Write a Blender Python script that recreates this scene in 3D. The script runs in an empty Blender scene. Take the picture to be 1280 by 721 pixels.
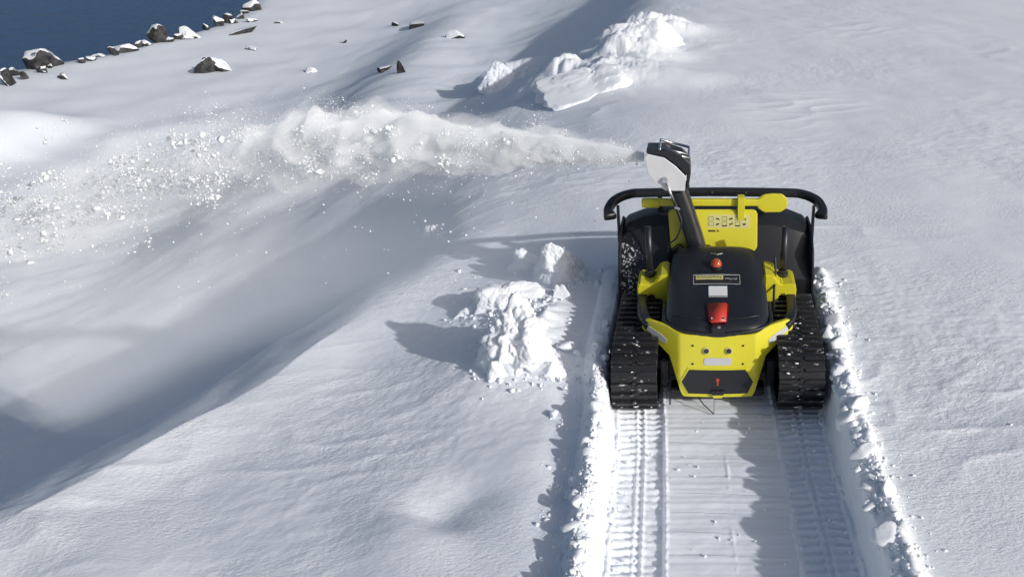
import bpy, bmesh, math, random
import numpy as np
from mathutils import Vector, Matrix

scene = bpy.context.scene
COL = scene.collection
R = math.radians
random.seed(7)
rng = np.random.default_rng(11)

# ------------------------------------------------------------------ camera
CAM = np.array([-0.0725, -3.9246, 2.6508])
PITCH = R(26.04)
FPX, PPX, PPY = 1100.0, 880.0, 360.5
cam_d = bpy.data.cameras.new('camera')
cam_d.sensor_width = 36.0
cam_d.lens = FPX / 1280 * 36
cam_d.shift_x = -(PPX - 640) / 1280
cam_d.clip_start = 0.05
cam_d.clip_end = 9000
cam = bpy.data.objects.new('camera', cam_d)
cam.location = CAM
cam.rotation_euler = (R(90) - PITCH, 0, 0)
COL.objects.link(cam)
scene.camera = cam

# ------------------------------------------------------------------ light
SUN_EL = R(24)
AZ = R(34)                                   # shadows run to -x, turned this much towards +y
to_sun = Vector((math.cos(AZ) * math.cos(SUN_EL), -math.sin(AZ) * math.cos(SUN_EL), math.sin(SUN_EL)))
world = bpy.data.worlds.new('World')
scene.world = world
world.use_nodes = True
wn = world.node_tree
wn.nodes.clear()
w_out = wn.nodes.new('ShaderNodeOutputWorld')
w_bg = wn.nodes.new('ShaderNodeBackground')
w_sky = wn.nodes.new('ShaderNodeTexSky')
w_sky.sky_type = 'NISHITA'
w_sky.sun_disc = False
w_sky.sun_elevation = SUN_EL
w_sky.sun_rotation = math.atan2(to_sun.x, to_sun.y)
w_sky.dust_density = 3.0
w_sky.ozone_density = 1.0
w_bg.inputs['Strength'].default_value = 0.105
wn.links.new(w_sky.outputs[0], w_bg.inputs[0])
wn.links.new(w_bg.outputs[0], w_out.inputs[0])
sun_d = bpy.data.lights.new('sun', 'SUN')
sun_d.energy = 3.5
sun_d.angle = R(0.9)
sun_d.color = (0.99, 0.985, 0.98)
sun = bpy.data.objects.new('sun', sun_d)
sun.rotation_euler = to_sun.to_track_quat('Z', 'Y').to_euler()
sun.location = to_sun * 30
COL.objects.link(sun)
scene.view_settings.view_transform = 'Standard'
scene.view_settings.look = 'None'
scene.view_settings.exposure = -0.32
scene.view_settings.gamma = 1.0
scene.render.engine = 'CYCLES'
scene.cycles.max_bounces = 16
scene.cycles.diffuse_bounces = 6
scene.cycles.volume_bounces = 12
scene.cycles.transparent_max_bounces = 16
scene.cycles.use_denoising = True

# ------------------------------------------------------------------ noise
_perm = rng.permutation(512)
_perm = np.concatenate([_perm, _perm, _perm])
_g3 = rng.normal(size=(512, 3))
_g3 /= np.linalg.norm(_g3, axis=1)[:, None]


def perlin(x, y, z=0.0, seed=0):
    x, y, z = np.broadcast_arrays(np.asarray(x, float) + seed * 17.13, np.asarray(y, float) + seed * 5.71, np.asarray(z, float) + seed * 3.37)
    xi, yi, zi = np.floor(x).astype(int), np.floor(y).astype(int), np.floor(z).astype(int)
    xf, yf, zf = x - xi, y - yi, z - zi
    fade = lambda t: t * t * t * (t * (t * 6 - 15) + 10)
    u, v, w = fade(xf), fade(yf), fade(zf)

    def g(i, j, k):
        h = _perm[(_perm[(_perm[(xi + i) & 511] + yi + j) & 511] + zi + k) & 511]
        d = _g3[h]
        return d[..., 0] * (xf - i) + d[..., 1] * (yf - j) + d[..., 2] * (zf - k)
    mix = lambda a, b, t: a + (b - a) * t
    return mix(mix(mix(g(0, 0, 0), g(1, 0, 0), u), mix(g(0, 1, 0), g(1, 1, 0), u), v),
               mix(mix(g(0, 0, 1), g(1, 0, 1), u), mix(g(0, 1, 1), g(1, 1, 1), u), v), w)


def fbm(x, y, z=0.0, o=4, seed=0):
    s, a, f = 0.0, 1.0, 1.0
    for i in range(o):
        s = s + a * perlin(np.asarray(x) * f, np.asarray(y) * f, np.asarray(z) * f, seed + i)
        a *= 0.5
        f *= 2.03
    return s


def billow(x, y, z=0.0, o=4, seed=0):
    s, a, f = 0.0, 1.0, 1.0
    for i in range(o):
        s = s + a * (np.abs(perlin(x * f, y * f, z * f, seed + i)) * 2 - 0.45)
        a *= 0.5
        f *= 2.1
    return s


def sst(a, b, t):
    t = np.clip((t - a) / (b - a), 0, 1)
    return t * t * (3 - 2 * t)


# ------------------------------------------------------------------ materials
def new_mat(name):
    m = bpy.data.materials.new(name)
    m.use_nodes = True
    nt = m.node_tree
    return m, nt, nt.nodes['Principled BSDF']


def plain(name, color, rough=0.5, metal=0.0, coat=0.0, var=0.0, bump=0.0, bscale=200.0, spec=0.5):
    m, nt, b = new_mat(name)
    b.inputs['Base Color'].default_value = (*color, 1)
    b.inputs['Roughness'].default_value = rough
    b.inputs['Metallic'].default_value = metal
    b.inputs['Coat Weight'].default_value = coat
    b.inputs['Specular IOR Level'].default_value = spec
    tc = nt.nodes.new('ShaderNodeTexCoord')
    if var > 0:
        n = nt.nodes.new('ShaderNodeTexNoise')
        n.inputs['Scale'].default_value = 9.0
        n.inputs['Detail'].default_value = 6
        nt.links.new(tc.outputs['Object'], n.inputs['Vector'])
        mx = nt.nodes.new('ShaderNodeMix')
        mx.data_type = 'RGBA'
        mx.inputs['A'].default_value = (*[c * (1 - var) for c in color], 1)
        mx.inputs['B'].default_value = (*[min(1, c * (1 + var) + 0.004) for c in color], 1)
        nt.links.new(n.outputs['Fac'], mx.inputs['Factor'])
        nt.links.new(mx.outputs['Result'], b.inputs['Base Color'])
        mr = nt.nodes.new('ShaderNodeMapRange')
        mr.inputs['To Min'].default_value = max(0.05, rough - 0.12)
        mr.inputs['To Max'].default_value = min(1, rough + 0.12)
        nt.links.new(n.outputs['Fac'], mr.inputs['Value'])
        nt.links.new(mr.outputs['Result'], b.inputs['Roughness'])
    if bump > 0:
        n2 = nt.nodes.new('ShaderNodeTexNoise')
        n2.inputs['Scale'].default_value = bscale
        nt.links.new(tc.outputs['Object'], n2.inputs['Vector'])
        bp = nt.nodes.new('ShaderNodeBump')
        bp.inputs['Strength'].default_value = bump
        bp.inputs['Distance'].default_value = 0.002
        nt.links.new(n2.outputs['Fac'], bp.inputs['Height'])
        nt.links.new(bp.outputs['Normal'], b.inputs['Normal'])
    return m


def snow_mat(name, col=(0.84, 0.868, 0.912), bump=0.5, dist=0.006, scale=55.0, stretch=1.0):
    m, nt, b = new_mat(name)
    b.inputs['Base Color'].default_value = (*col, 1)
    b.inputs['Roughness'].default_value = 0.75
    b.inputs['Specular IOR Level'].default_value = 0.25
    geo = nt.nodes.new('ShaderNodeNewGeometry')
    mp = nt.nodes.new('ShaderNodeMapping')
    mp.inputs['Scale'].default_value = (1.0, stretch, 1.0)
    nt.links.new(geo.outputs['Position'], mp.inputs['Vector'])
    n1 = nt.nodes.new('ShaderNodeTexNoise')
    n1.inputs['Scale'].default_value = scale
    n1.inputs['Detail'].default_value = 5
    n1.inputs['Roughness'].default_value = 0.62
    nt.links.new(mp.outputs[0], n1.inputs['Vector'])
    # patches where the crust is smooth and patches where it is rough
    n2 = nt.nodes.new('ShaderNodeTexNoise')
    n2.inputs['Scale'].default_value = 1.3
    n2.inputs['Detail'].default_value = 3
    nt.links.new(geo.outputs['Position'], n2.inputs['Vector'])
    mr = nt.nodes.new('ShaderNodeMapRange')
    mr.inputs['From Min'].default_value = 0.35
    mr.inputs['From Max'].default_value = 0.65
    mr.inputs['To Min'].default_value = bump * 0.25
    mr.inputs['To Max'].default_value = bump
    nt.links.new(n2.outputs['Fac'], mr.inputs['Value'])
    bp = nt.nodes.new('ShaderNodeBump')
    bp.inputs['Distance'].default_value = dist
    nt.links.new(mr.outputs['Result'], bp.inputs['Strength'])
    nt.links.new(n1.outputs['Fac'], bp.inputs['Height'])
    nt.links.new(bp.outputs['Normal'], b.inputs['Normal'])
    return m


M_FIELD = snow_mat('wind packed snow', bump=0.8, dist=0.011, scale=38.0, stretch=1.9)
M_TRENCH = snow_mat('pressed snow', bump=0.5, dist=0.004, scale=60.0, stretch=3.0)
M_CLOD = snow_mat('crumbly snow', col=(0.87, 0.892, 0.925), bump=0.6, dist=0.008, scale=60.0)


def flake_mat():
    m = bpy.data.materials.new('flying snow')
    m.use_nodes = True
    nt = m.node_tree
    nt.nodes.clear()
    out = nt.nodes.new('ShaderNodeOutputMaterial')
    d, t, mx = nt.nodes.new('ShaderNodeBsdfDiffuse'), nt.nodes.new('ShaderNodeBsdfTranslucent'), nt.nodes.new('ShaderNodeMixShader')
    for q in (d, t):
        q.inputs['Color'].default_value = (0.97, 0.98, 0.99, 1)
    mx.inputs[0].default_value = 0.12
    nt.links.new(d.outputs[0], mx.inputs[1])
    nt.links.new(t.outputs[0], mx.inputs[2])
    nt.links.new(mx.outputs[0], out.inputs['Surface'])
    return m


M_FLAKE = flake_mat()
M_YELLOW = plain('yellow paint', (0.66, 0.60, 0.03), 0.38, coat=0.25, var=0.05)
M_BLACK = plain('black plastic', (0.013, 0.014, 0.018), 0.42, var=0.25, bump=0.12, bscale=420)
M_HOOD = plain('dark navy hood plastic', (0.012, 0.0135, 0.019), 0.36, var=0.2, bump=0.06, bscale=500)
M_HOSE = plain('black hose rubber', (0.016, 0.016, 0.018), 0.5)
M_STEEL = plain('black painted steel', (0.014, 0.015, 0.019), 0.34, var=0.25, bump=0.08, bscale=300)
M_RED = plain('red plastic', (0.55, 0.045, 0.028), 0.4, var=0.08)
M_BEACON = plain('orange beacon plastic', (0.50, 0.07, 0.015), 0.22, coat=0.5, var=0.1)
M_ALU = plain('brushed pale metal', (0.72, 0.72, 0.74), 0.5, metal=0.25, var=0.1, bump=0.1, bscale=150)
M_CHROME = plain('bare steel', (0.6, 0.6, 0.62), 0.28, metal=1.0, var=0.1)
M_LENS = plain('frosted lamp plastic', (0.52, 0.53, 0.55), 0.35, coat=0.3, var=0.06)
M_STICK = plain('white sticker', (0.72, 0.73, 0.74), 0.5, var=0.06)
M_STRIPE = plain('pale yellow label', (0.62, 0.58, 0.22), 0.5, var=0.05)
M_INK = plain('black print', (0.02, 0.02, 0.02), 0.6)
M_WHITEINK = plain('white print', (0.7, 0.7, 0.7), 0.6)
M_GLASS = plain('dark glass', (0.01, 0.01, 0.012), 0.08, coat=1.0)


def track_rubber():
    m, nt, b = new_mat('black rubber with caught snow')
    geo = nt.nodes.new('ShaderNodeNewGeometry')
    n = nt.nodes.new('ShaderNodeTexNoise')
    n.inputs['Scale'].default_value = 34
    n.inputs['Detail'].default_value = 6
    n.inputs['Roughness'].default_value = 0.7
    mp = nt.nodes.new('ShaderNodeMapping')
    mp.inputs['Scale'].default_value = (0.55, 1.3, 1.3)
    nt.links.new(geo.outputs['Position'], mp.inputs['Vector'])
    nt.links.new(mp.outputs[0], n.inputs['Vector'])
    mr = nt.nodes.new('ShaderNodeMapRange')
    mr.inputs['From Min'].default_value = 0.62
    mr.inputs['From Max'].default_value = 0.66
    nt.links.new(n.outputs['Fac'], mr.inputs['Value'])
    mx = nt.nodes.new('ShaderNodeMix')
    mx.data_type = 'RGBA'
    mx.inputs['A'].default_value = (0.016, 0.016, 0.018, 1)
    mx.inputs['B'].default_value = (0.66, 0.68, 0.72, 1)
    nt.links.new(mr.outputs['Result'], mx.inputs['Factor'])
    nt.links.new(mx.outputs['Result'], b.inputs['Base Color'])
    b.inputs['Roughness'].default_value = 0.42
    bp = nt.nodes.new('ShaderNodeBump')
    bp.inputs['Strength'].default_value = 0.4
    bp.inputs['Distance'].default_value = 0.003
    nt.links.new(n.outputs['Fac'], bp.inputs['Height'])
    nt.links.new(bp.outputs['Normal'], b.inputs['Normal'])
    return m


M_RUBBER = track_rubber()


def frosted_black():
    m, nt, b = new_mat('black steel with frozen snow spatter')
    tc = nt.nodes.new('ShaderNodeNewGeometry')
    n = nt.nodes.new('ShaderNodeTexNoise')
    n.inputs['Scale'].default_value = 60
    n.inputs['Detail'].default_value = 7
    n.inputs['Roughness'].default_value = 0.7
    nt.links.new(tc.outputs['Position'], n.inputs['Vector'])
    # spatter lies on the left end of the housing's back
    sx = nt.nodes.new('ShaderNodeSeparateXYZ')
    nt.links.new(tc.outputs['Position'], sx.inputs[0])
    mr = nt.nodes.new('ShaderNodeMapRange')
    mr.inputs['From Min'].default_value = -0.36
    mr.inputs['From Max'].default_value = -0.52
    mr.inputs['To Min'].default_value = 0.76
    mr.inputs['To Max'].default_value = 0.55
    nt.links.new(sx.outputs['X'], mr.inputs['Value'])
    mz = nt.nodes.new('ShaderNodeMapRange')
    mz.inputs['From Min'].default_value = 0.52
    mz.inputs['From Max'].default_value = 0.62
    mz.inputs['To Min'].default_value = 0.0
    mz.inputs['To Max'].default_value = 0.25
    nt.links.new(sx.outputs['Z'], mz.inputs['Value'])
    ad = nt.nodes.new('ShaderNodeMath')
    nt.links.new(mr.outputs[0], ad.inputs[0])
    nt.links.new(mz.outputs[0], ad.inputs[1])
    gt = nt.nodes.new('ShaderNodeMath')
    gt.operation = 'GREATER_THAN'
    nt.links.new(n.outputs['Fac'], gt.inputs[0])
    nt.links.new(ad.outputs[0], gt.inputs[1])
    mx = nt.nodes.new('ShaderNodeMix')
    mx.data_type = 'RGBA'
    mx.inputs['A'].default_value = (0.013, 0.014, 0.018, 1)
    mx.inputs['B'].default_value = (0.75, 0.77, 0.8, 1)
    nt.links.new(gt.outputs[0], mx.inputs['Factor'])
    nt.links.new(mx.outputs['Result'], b.inputs['Base Color'])
    b.inputs['Roughness'].default_value = 0.4
    return m


M_FROST = frosted_black()


def rock_mat():
    m, nt, b = new_mat('snow dusted dark rock')
    geo = nt.nodes.new('ShaderNodeNewGeometry')
    n = nt.nodes.new('ShaderNodeTexNoise')
    n.inputs['Scale'].default_value = 5.0
    n.inputs['Detail'].default_value = 8
    nt.links.new(geo.outputs['Position'], n.inputs['Vector'])
    cr = nt.nodes.new('ShaderNodeValToRGB')
    cr.color_ramp.elements[0].color = (0.012, 0.012, 0.014, 1)
    cr.color_ramp.elements[1].color = (0.085, 0.083, 0.082, 1)
    cr.color_ramp.elements[0].position = 0.35
    cr.color_ramp.elements[1].position = 0.7
    nt.links.new(n.outputs['Fac'], cr.inputs[0])
    sx = nt.nodes.new('ShaderNodeSeparateXYZ')
    nt.links.new(geo.outputs['Normal'], sx.inputs[0])
    ad = nt.nodes.new('ShaderNodeMath')
    ad.operation = 'MULTIPLY_ADD'
    ad.inputs[1].default_value = 0.55
    nt.links.new(n.outputs['Fac'], ad.inputs[0])
    nt.links.new(sx.outputs['Z'], ad.inputs[2])
    mr = nt.nodes.new('ShaderNodeMapRange')
    mr.inputs['From Min'].default_value = 0.80
    mr.inputs['From Max'].default_value = 0.86
    nt.links.new(ad.outputs[0], mr.inputs['Value'])
    mx = nt.nodes.new('ShaderNodeMix')
    mx.data_type = 'RGBA'
    mx.inputs['B'].default_value = (0.86, 0.875, 0.9, 1)
    nt.links.new(mr.outputs['Result'], mx.inputs['Factor'])
    nt.links.new(cr.outputs[0], mx.inputs['A'])
    nt.links.new(mx.outputs['Result'], b.inputs['Base Color'])
    b.inputs['Roughness'].default_value = 0.85
    bp = nt.nodes.new('ShaderNodeBump')
    bp.inputs['Strength'].default_value = 0.6
    bp.inputs['Distance'].default_value = 0.05
    nt.links.new(n.outputs['Fac'], bp.inputs['Height'])
    nt.links.new(bp.outputs['Normal'], b.inputs['Normal'])
    return m


M_ROCK = rock_mat()


def sea_mat():
    m, nt, b = new_mat('dark blue sea water')
    b.inputs['Base Color'].default_value = (0.045, 0.125, 0.29, 1)
    b.inputs['Roughness'].default_value = 0.25
    b.inputs['IOR'].default_value = 1.33
    b.inputs['Specular IOR Level'].default_value = 0.12
    geo = nt.nodes.new('ShaderNodeNewGeometry')
    mp = nt.nodes.new('ShaderNodeMapping')
    mp.inputs['Scale'].default_value = (0.45, 1.0, 1.0)
    nt.links.new(geo.outputs['Position'], mp.inputs['Vector'])
    n = nt.nodes.new('ShaderNodeTexNoise')
    n.inputs['Scale'].default_value = 0.55
    n.inputs['Detail'].default_value = 9
    n.inputs['Roughness'].default_value = 0.65
    nt.links.new(mp.outputs[0], n.inputs['Vector'])
    bp = nt.nodes.new('ShaderNodeBump')
    bp.inputs['Strength'].default_value = 1.0
    bp.inputs['Distance'].default_value = 2.6
    nt.links.new(n.outputs['Fac'], bp.inputs['Height'])
    nt.links.new(bp.outputs['Normal'], b.inputs['Normal'])
    return m


M_SEA = sea_mat()


# ------------------------------------------------------------------ object helpers
def link(name, mesh, mat, parent=None, smooth=False):
    o = bpy.data.objects.new(name, mesh)
    if mat is not None:
        mesh.materials.append(mat)
    if smooth:
        mesh.polygons.foreach_set('use_smooth', np.ones(len(mesh.polygons), bool))
    COL.objects.link(o)
    o.parent = parent
    return o


def obj(name, bm, mat, parent=None, smooth=False):
    bmesh.ops.recalc_face_normals(bm, faces=bm.faces)
    me = bpy.data.meshes.new(name)
    bm.to_mesh(me)
    bm.free()
    return link(name, me, mat, parent, smooth)


def raw(name, verts, faces, mat, parent=None, smooth=True):
    me = bpy.data.meshes.new(name)
    verts = np.asarray(verts, np.float32)
    faces = np.asarray(faces, np.int32)
    k = faces.shape[1]
    me.vertices.add(len(verts))
    me.vertices.foreach_set('co', verts.ravel())
    me.loops.add(faces.size)
    me.loops.foreach_set('vertex_index', faces.ravel())
    me.polygons.add(len(faces))
    me.polygons.foreach_set('loop_start', np.arange(0, faces.size, k, dtype=np.int32))
    me.update(calc_edges=True)
    me.validate()
    return link(name, me, mat, parent, smooth)


def tag(o, label=None, cat=None, group=None, kind=None):
    if label:
        o['label'] = label
    if cat:
        o['category'] = cat
    if group:
        o['group'] = group
    if kind:
        o['kind'] = kind
    return o


def empty(name, loc=(0, 0, 0)):
    o = bpy.data.objects.new(name, None)
    o.location = loc
    COL.objects.link(o)
    return o


def bm_bevel(bm, w, seg=2, ang=30):
    es = [e for e in bm.edges if len(e.link_faces) == 2 and e.calc_face_angle(0) > R(ang)]
    if es and w > 0:
        bmesh.ops.bevel(bm, geom=es, offset=w, segments=seg, affect='EDGES', clamp_overlap=True)
    return bm


def box(c, s, bev=0.004, rot=None, seg=2):
    bm = bmesh.new()
    bmesh.ops.create_cube(bm, size=1)
    bmesh.ops.scale(bm, vec=s, verts=bm.verts)
    bm_bevel(bm, bev, seg)
    if rot:
        bmesh.ops.rotate(bm, cent=(0, 0, 0), matrix=Matrix.Rotation(rot[1], 3, rot[0]), verts=bm.verts)
    bmesh.ops.translate(bm, vec=c, verts=bm.verts)
    return bm


def merge(*bms):
    a = bms[0]
    for b in bms[1:]:
        me = bpy.data.meshes.new('tmp')
        b.to_mesh(me)
        b.free()
        a.from_mesh(me)
        bpy.data.meshes.remove(me)
    return a


def prism(poly, lo, hi, axis='Y', bev=0.004, seg=2):
    """poly: 2D points; extruded along axis from lo to hi. axis Y: (x,z), X: (y,z), Z: (x,y)."""
    bm = bmesh.new()
    f = {'Y': lambda p, t: (p[0], t, p[1]), 'X': lambda p, t: (t, p[0], p[1]), 'Z': lambda p, t: (p[0], p[1], t)}[axis]
    a = [bm.verts.new(f(p, lo)) for p in poly]
    b = [bm.verts.new(f(p, hi)) for p in poly]
    n = len(poly)
    bm.faces.new(a)
    bm.faces.new(b[::-1])
    for i in range(n):
        bm.faces.new((a[i], b[i], b[(i + 1) % n], a[(i + 1) % n]))
    bmesh.ops.recalc_face_normals(bm, faces=bm.faces)
    return bm_bevel(bm, bev, seg, 20)


def smooth_path(pts, n):
    pts = [Vector(p) for p in pts]
    out = []
    P = [pts[0] * 2 - pts[1]] + pts + [pts[-1] * 2 - pts[-2]]
    for i in range(1, len(P) - 2):
        for k in range(n):
            t = k / n
            a, b, c, d = P[i - 1], P[i], P[i + 1], P[i + 2]
            out.append(0.5 * ((2 * b) + (c - a) * t + (2 * a - 5 * b + 4 * c - d) * t * t + (3 * b - a - 3 * c + d) * t ** 3))
    out.append(pts[-1])
    return out


def sweep(pts, section, up=Vector((0, 0, 1)), scales=None):
    """section: list of (side, up) offsets."""
    bm = bmesh.new()
    pts = [Vector(p) for p in pts]
    rings = []
    for i, p in enumerate(pts):
        t = (pts[min(i + 1, len(pts) - 1)] - pts[max(i - 1, 0)]).normalized()
        u = up - t * up.dot(t)
        if u.length < 1e-4:
            u = Vector((0, 1, 0)) - t * t.y
        u.normalize()
        s = t.cross(u)
        k = scales[i] if scales else (1, 1)
        rings.append([bm.verts.new(p + s * a * k[0] + u * b * k[1]) for a, b in section])
    n = len(section)
    for r0, r1 in zip(rings, rings[1:]):
        for j in range(n):
            bm.faces.new((r0[j], r0[(j + 1) % n], r1[(j + 1) % n], r1[j]))
    bm.faces.new(rings[0][::-1])
    bm.faces.new(rings[-1])
    return bm


def circ(r, n=12):
    return [(r * math.cos(2 * math.pi * i / n), r * math.sin(2 * math.pi * i / n)) for i in range(n)]


def rrect(w, h, r, n=4):
    out = []
    for cx, cy, a0 in ((w / 2 - r, h / 2 - r, 0), (-w / 2 + r, h / 2 - r, 90), (-w / 2 + r, -h / 2 + r, 180), (w / 2 - r, -h / 2 + r, 270)):
        for i in range(n + 1):
            a = R(a0 + 90 * i / n)
            out.append((cx + r * math.cos(a), cy + r * math.sin(a)))
    return out


def tube(pts, r, n=12):
    return sweep(pts, circ(r, n))


def cyl(c, r, h, axis='Z', n=24, bev=0.003, r2=None):
    bm = bmesh.new()
    bmesh.ops.create_cone(bm, cap_ends=True, segments=n, radius1=r, radius2=r if r2 is None else r2, depth=h)
    bm_bevel(bm, bev, 2, 40)
    if axis == 'X':
        bmesh.ops.rotate(bm, cent=(0, 0, 0), matrix=Matrix.Rotation(R(90), 3, 'Y'), verts=bm.verts)
    elif axis == 'Y':
        bmesh.ops.rotate(bm, cent=(0, 0, 0), matrix=Matrix.Rotation(R(90), 3, 'X'), verts=bm.verts)
    bmesh.ops.translate(bm, vec=c, verts=bm.verts)
    return bm


# ------------------------------------------------------------------ terrain
FIELD = 0.22


def seg_sd(x, y, pts):
    """signed distance to a polyline: positive on its left when walking along it."""
    best = np.full(np.shape(x), 1e9)
    sgn = np.ones(np.shape(x))
    for (ax, ay), (bx, by) in zip(pts, pts[1:]):
        dx, dy = bx - ax, by - ay
        L2 = dx * dx + dy * dy
        t = np.clip(((x - ax) * dx + (y - ay) * dy) / L2, 0, 1)
        d = np.hypot(x - ax - t * dx, y - ay - t * dy)
        c = dx * (y - ay) - dy * (x - ax)
        upd = d < best
        best = np.where(upd, d, best)
        sgn = np.where(upd, np.sign(c), sgn)
    return best * sgn


CREST = [(-2.35, -30.0), (-2.20, -3.0), (-2.30, -1.9), (-2.46, -1.28), (-3.10, -0.84), (-2.80, -0.28), (-2.48, 0.28), (-2.28, 0.9), (-2.08, 1.5), (-1.9, 2.05), (-1.75, 2.6),
         (-2.1, 4.5), (-2.65, 6.6), (-2.15, 8.0), (-1.55, 10.8), (-1.3, 13.1), (-0.6, 20.0), (2.0, 40.0), (20.0, 300.0)]
LEE_D = np.linspace(-2.0, 60, 3000)
_st = LEE_D[1] - LEE_D[0]
LEE = np.cumsum(np.interp(LEE_D, [-0.10, 0.0, 0.45, 1.1, 2.1, 3.2, 4.6, 6.0, 9.0, 14.0, 60], [0, 0.06, 0.42, 0.90, 0.68, 0.52, 0.40, 0.22, 0.12, 0.0, 0.0])) * _st
LEE_FAR = np.cumsum(np.interp(LEE_D, [-1.2, -0.4, 1.2, 2.6, 4.0, 6.0, 9.0, 14.0, 60], [0, 0.02, 0.60, 0.55, 0.40, 0.25, 0.12, 0.0, 0.0])) * _st


def softclip(t, w=0.25):
    return w * np.logaddexp(0, t / w)


BUMPS = []
RIDGE = []
SHORE = []                                          # filled in below, where the land meets the water


def trench_cx(y):
    return np.where(y < 0.2, -0.039 * (y - 0.2), 0.0)


def trench_k(y):
    """the cut is a little narrower behind the machine than at the housing."""
    return np.interp(y, [-0.3, 0.4], [0.945, 1.0])


def hfield(x, y, fine=True):
    x = np.asarray(x, float)
    y = np.asarray(y, float)
    z = np.full(np.broadcast(x, y).shape, FIELD)
    # broad lie of the land: level by the trench, falling to the left, gently rising to the right and ahead
    z = z + 0.012 * np.clip(x - 1.0, 0, 60) + 0.010 * np.clip(y - 3, 0, 80) * sst(-2, 4, x)
    z = z - 0.15 * (softclip(-x - 0.9) - softclip(-x - 2.5)) - 0.07 * (softclip(-x - 0.6, 0.6) - softclip(-x - 14.0, 0.6)) * sst(1.0, 5.0, y)
    # drift beside the trench with its steep lee side, running on into a shaded gully far ahead
    wob = 0.10 * perlin(x * 0.9, y * 0.9, 0.3, 3)
    sd = seg_sd(x, y, CREST) + wob
    fade = np.interp(y, [-40, 3.0, 6.0, 8.0, 14, 30, 60], [1, 1, 0.95, 0.95, 0.95, 0.7, 0.3])
    z = z + 0.045 * np.exp(-(sd / 0.30) ** 2) * (1 - sst(1.2, 3.0, y)) * sst(-2.6, -0.9, y)
    far = sst(2.8, 6.5, y)
    z = z + 0.028 * np.exp(-np.abs(sd) / 0.07) * sst(-1.5, -0.9, y) * (1 - sst(0.4, 1.3, y)) * (0.6 + perlin(x * 2, y * 2, 0.3, 16))
    z = z - (np.interp(sd, LEE_D, LEE) * (1 - far) + np.interp(sd, LEE_D, LEE_FAR) * far) * fade
    # streaky wind ribs on that lee side
    rib = perlin((x * 0.9 + y * 0.35) * 3.4, (y * 0.9 - x * 0.35) * 0.55, 0.2, 14)
    z = z + 0.045 * rib * sst(-0.1, 0.3, sd) * (1 - sst(1.2, 2.2, sd)) * (1 - sst(3, 5, y))
    # slope that catches the sun on the far side of the gully
    z = z + 0.8 * np.exp(-((x + 6.9 + 0.10 * (y - 8)) / 1.9) ** 2) * sst(5.5, 9.5, y) * (1 - sst(20, 40, y))
    if RIDGE:
        dr = np.abs(seg_sd(x, y, RIDGE))
        z = z + (0.11 + 0.14 * billow(x * 1.5, y * 1.5, 0.2, 4, 19)) * np.exp(-(dr / 0.55) ** 2)
    for (bx, by, rx, ry, bh) in BUMPS:
        z = z + bh * np.exp(-(((x - bx) / rx) ** 2 + ((y - by) / ry) ** 2) ** 1.4)
    # the shore: steep fall to the water
    sd3 = -50.0 if not SHORE else seg_sd(x, y, SHORE) + 0.25 * fbm(x * 0.5, y * 0.5, 0.1, 3, 8)
    z = z - 13.0 * sst(0.0, 9.0, sd3) - 0.5 * sst(-0.1, 0.8, sd3)
    # swell and wind ripples
    z = z + 0.05 * perlin(x * 0.33, y * 0.33, 0.5, 1) + 0.022 * fbm(x * 1.1 + 0.6 * y, y * 0.9, 0.5, 3, 2)
    z = z + 0.12 * fbm(x * 0.35, y * 0.6, 0.5, 3, 21) * sst(3.5, 8, np.hypot(x + 1, y)) * sst(0, 3, -x)
    if fine:
        patch = 0.2 + 1.0 * sst(-0.25, 0.35, perlin(x * 0.55, y * 0.55, 0.9, 9))
        ridge = 1 - 2.2 * np.abs(perlin(x * 1.7 + 0.8 * y, y * 4.2 - 0.5 * x, 0.2, 17))
        z = z + 0.012 * np.clip(ridge, 0, 1) ** 3 * sst(-0.05, 0.4, perlin(x * 0.5, y * 0.5, 0.2, 18))
        z = z + 0.0055 * patch * fbm(x * 7.5 + 1.2 * y, y * 13.0 - 1.5 * x, 0.5, 3, 4)
        z = z + 0.0030 * patch * perlin(x * 30, y * 42, 0.5, 6)
    # soft hollow scuffs left of the trench
    for (sx, sy, r, d) in ((-1.20, -0.98, 0.10, 0.05), (-1.10, -0.86, 0.10, 0.03), (-1.30, -1.12, 0.16, -0.035), (-0.95, -0.25, 0.2, 0.02), (-1.25, 0.05, 0.18, -0.02)):
        z = z - d * np.exp(-(((x - sx) * 0.8 + (y - sy) * 0.5) ** 2 + ((y - sy) * 0.9) ** 2) / r ** 2)
    # disturbed snow under the thrown heap
    q = np.exp(-(((x + 1.05) / 0.45) ** 2 + ((y - 0.62) / 0.42) ** 2))
    q = q * sst(-0.84, -1.02, x)
    z = z + q * (0.07 + 0.05 * billow(x * 6, y * 6, 0.4, 3, 12) * (1 if fine else 0))
    return z


def berm(x, y):
    """crumbled ridges along both lips of the trench; u is the offset from the trench axis."""
    u = (x - trench_cx(y)) / trench_k(y)
    n = perlin(x * 6, y * 5, 0.1, 31)
    n2 = perlin(x * 14, y * 14, 0.1, 32)
    left = (0.050 + 0.04 * n + 0.02 * n2) * np.exp(-((u + 0.66) / 0.045) ** 2) * (1 - 0.8 * sst(0.1, 0.5, y)) * (1 - sst(1.25, 1.4, y))
    dip = -0.035 * np.exp(-((u + 0.80) / 0.09) ** 2) * (0.6 + n) * (1 - sst(0.4, 0.9, y))
    right = (0.040 + 0.04 * n + 0.015 * n2) * np.exp(-((u - 0.68) / 0.05) ** 2) * (1 - sst(1.25, 1.4, y))
    return left + right + dip


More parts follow.
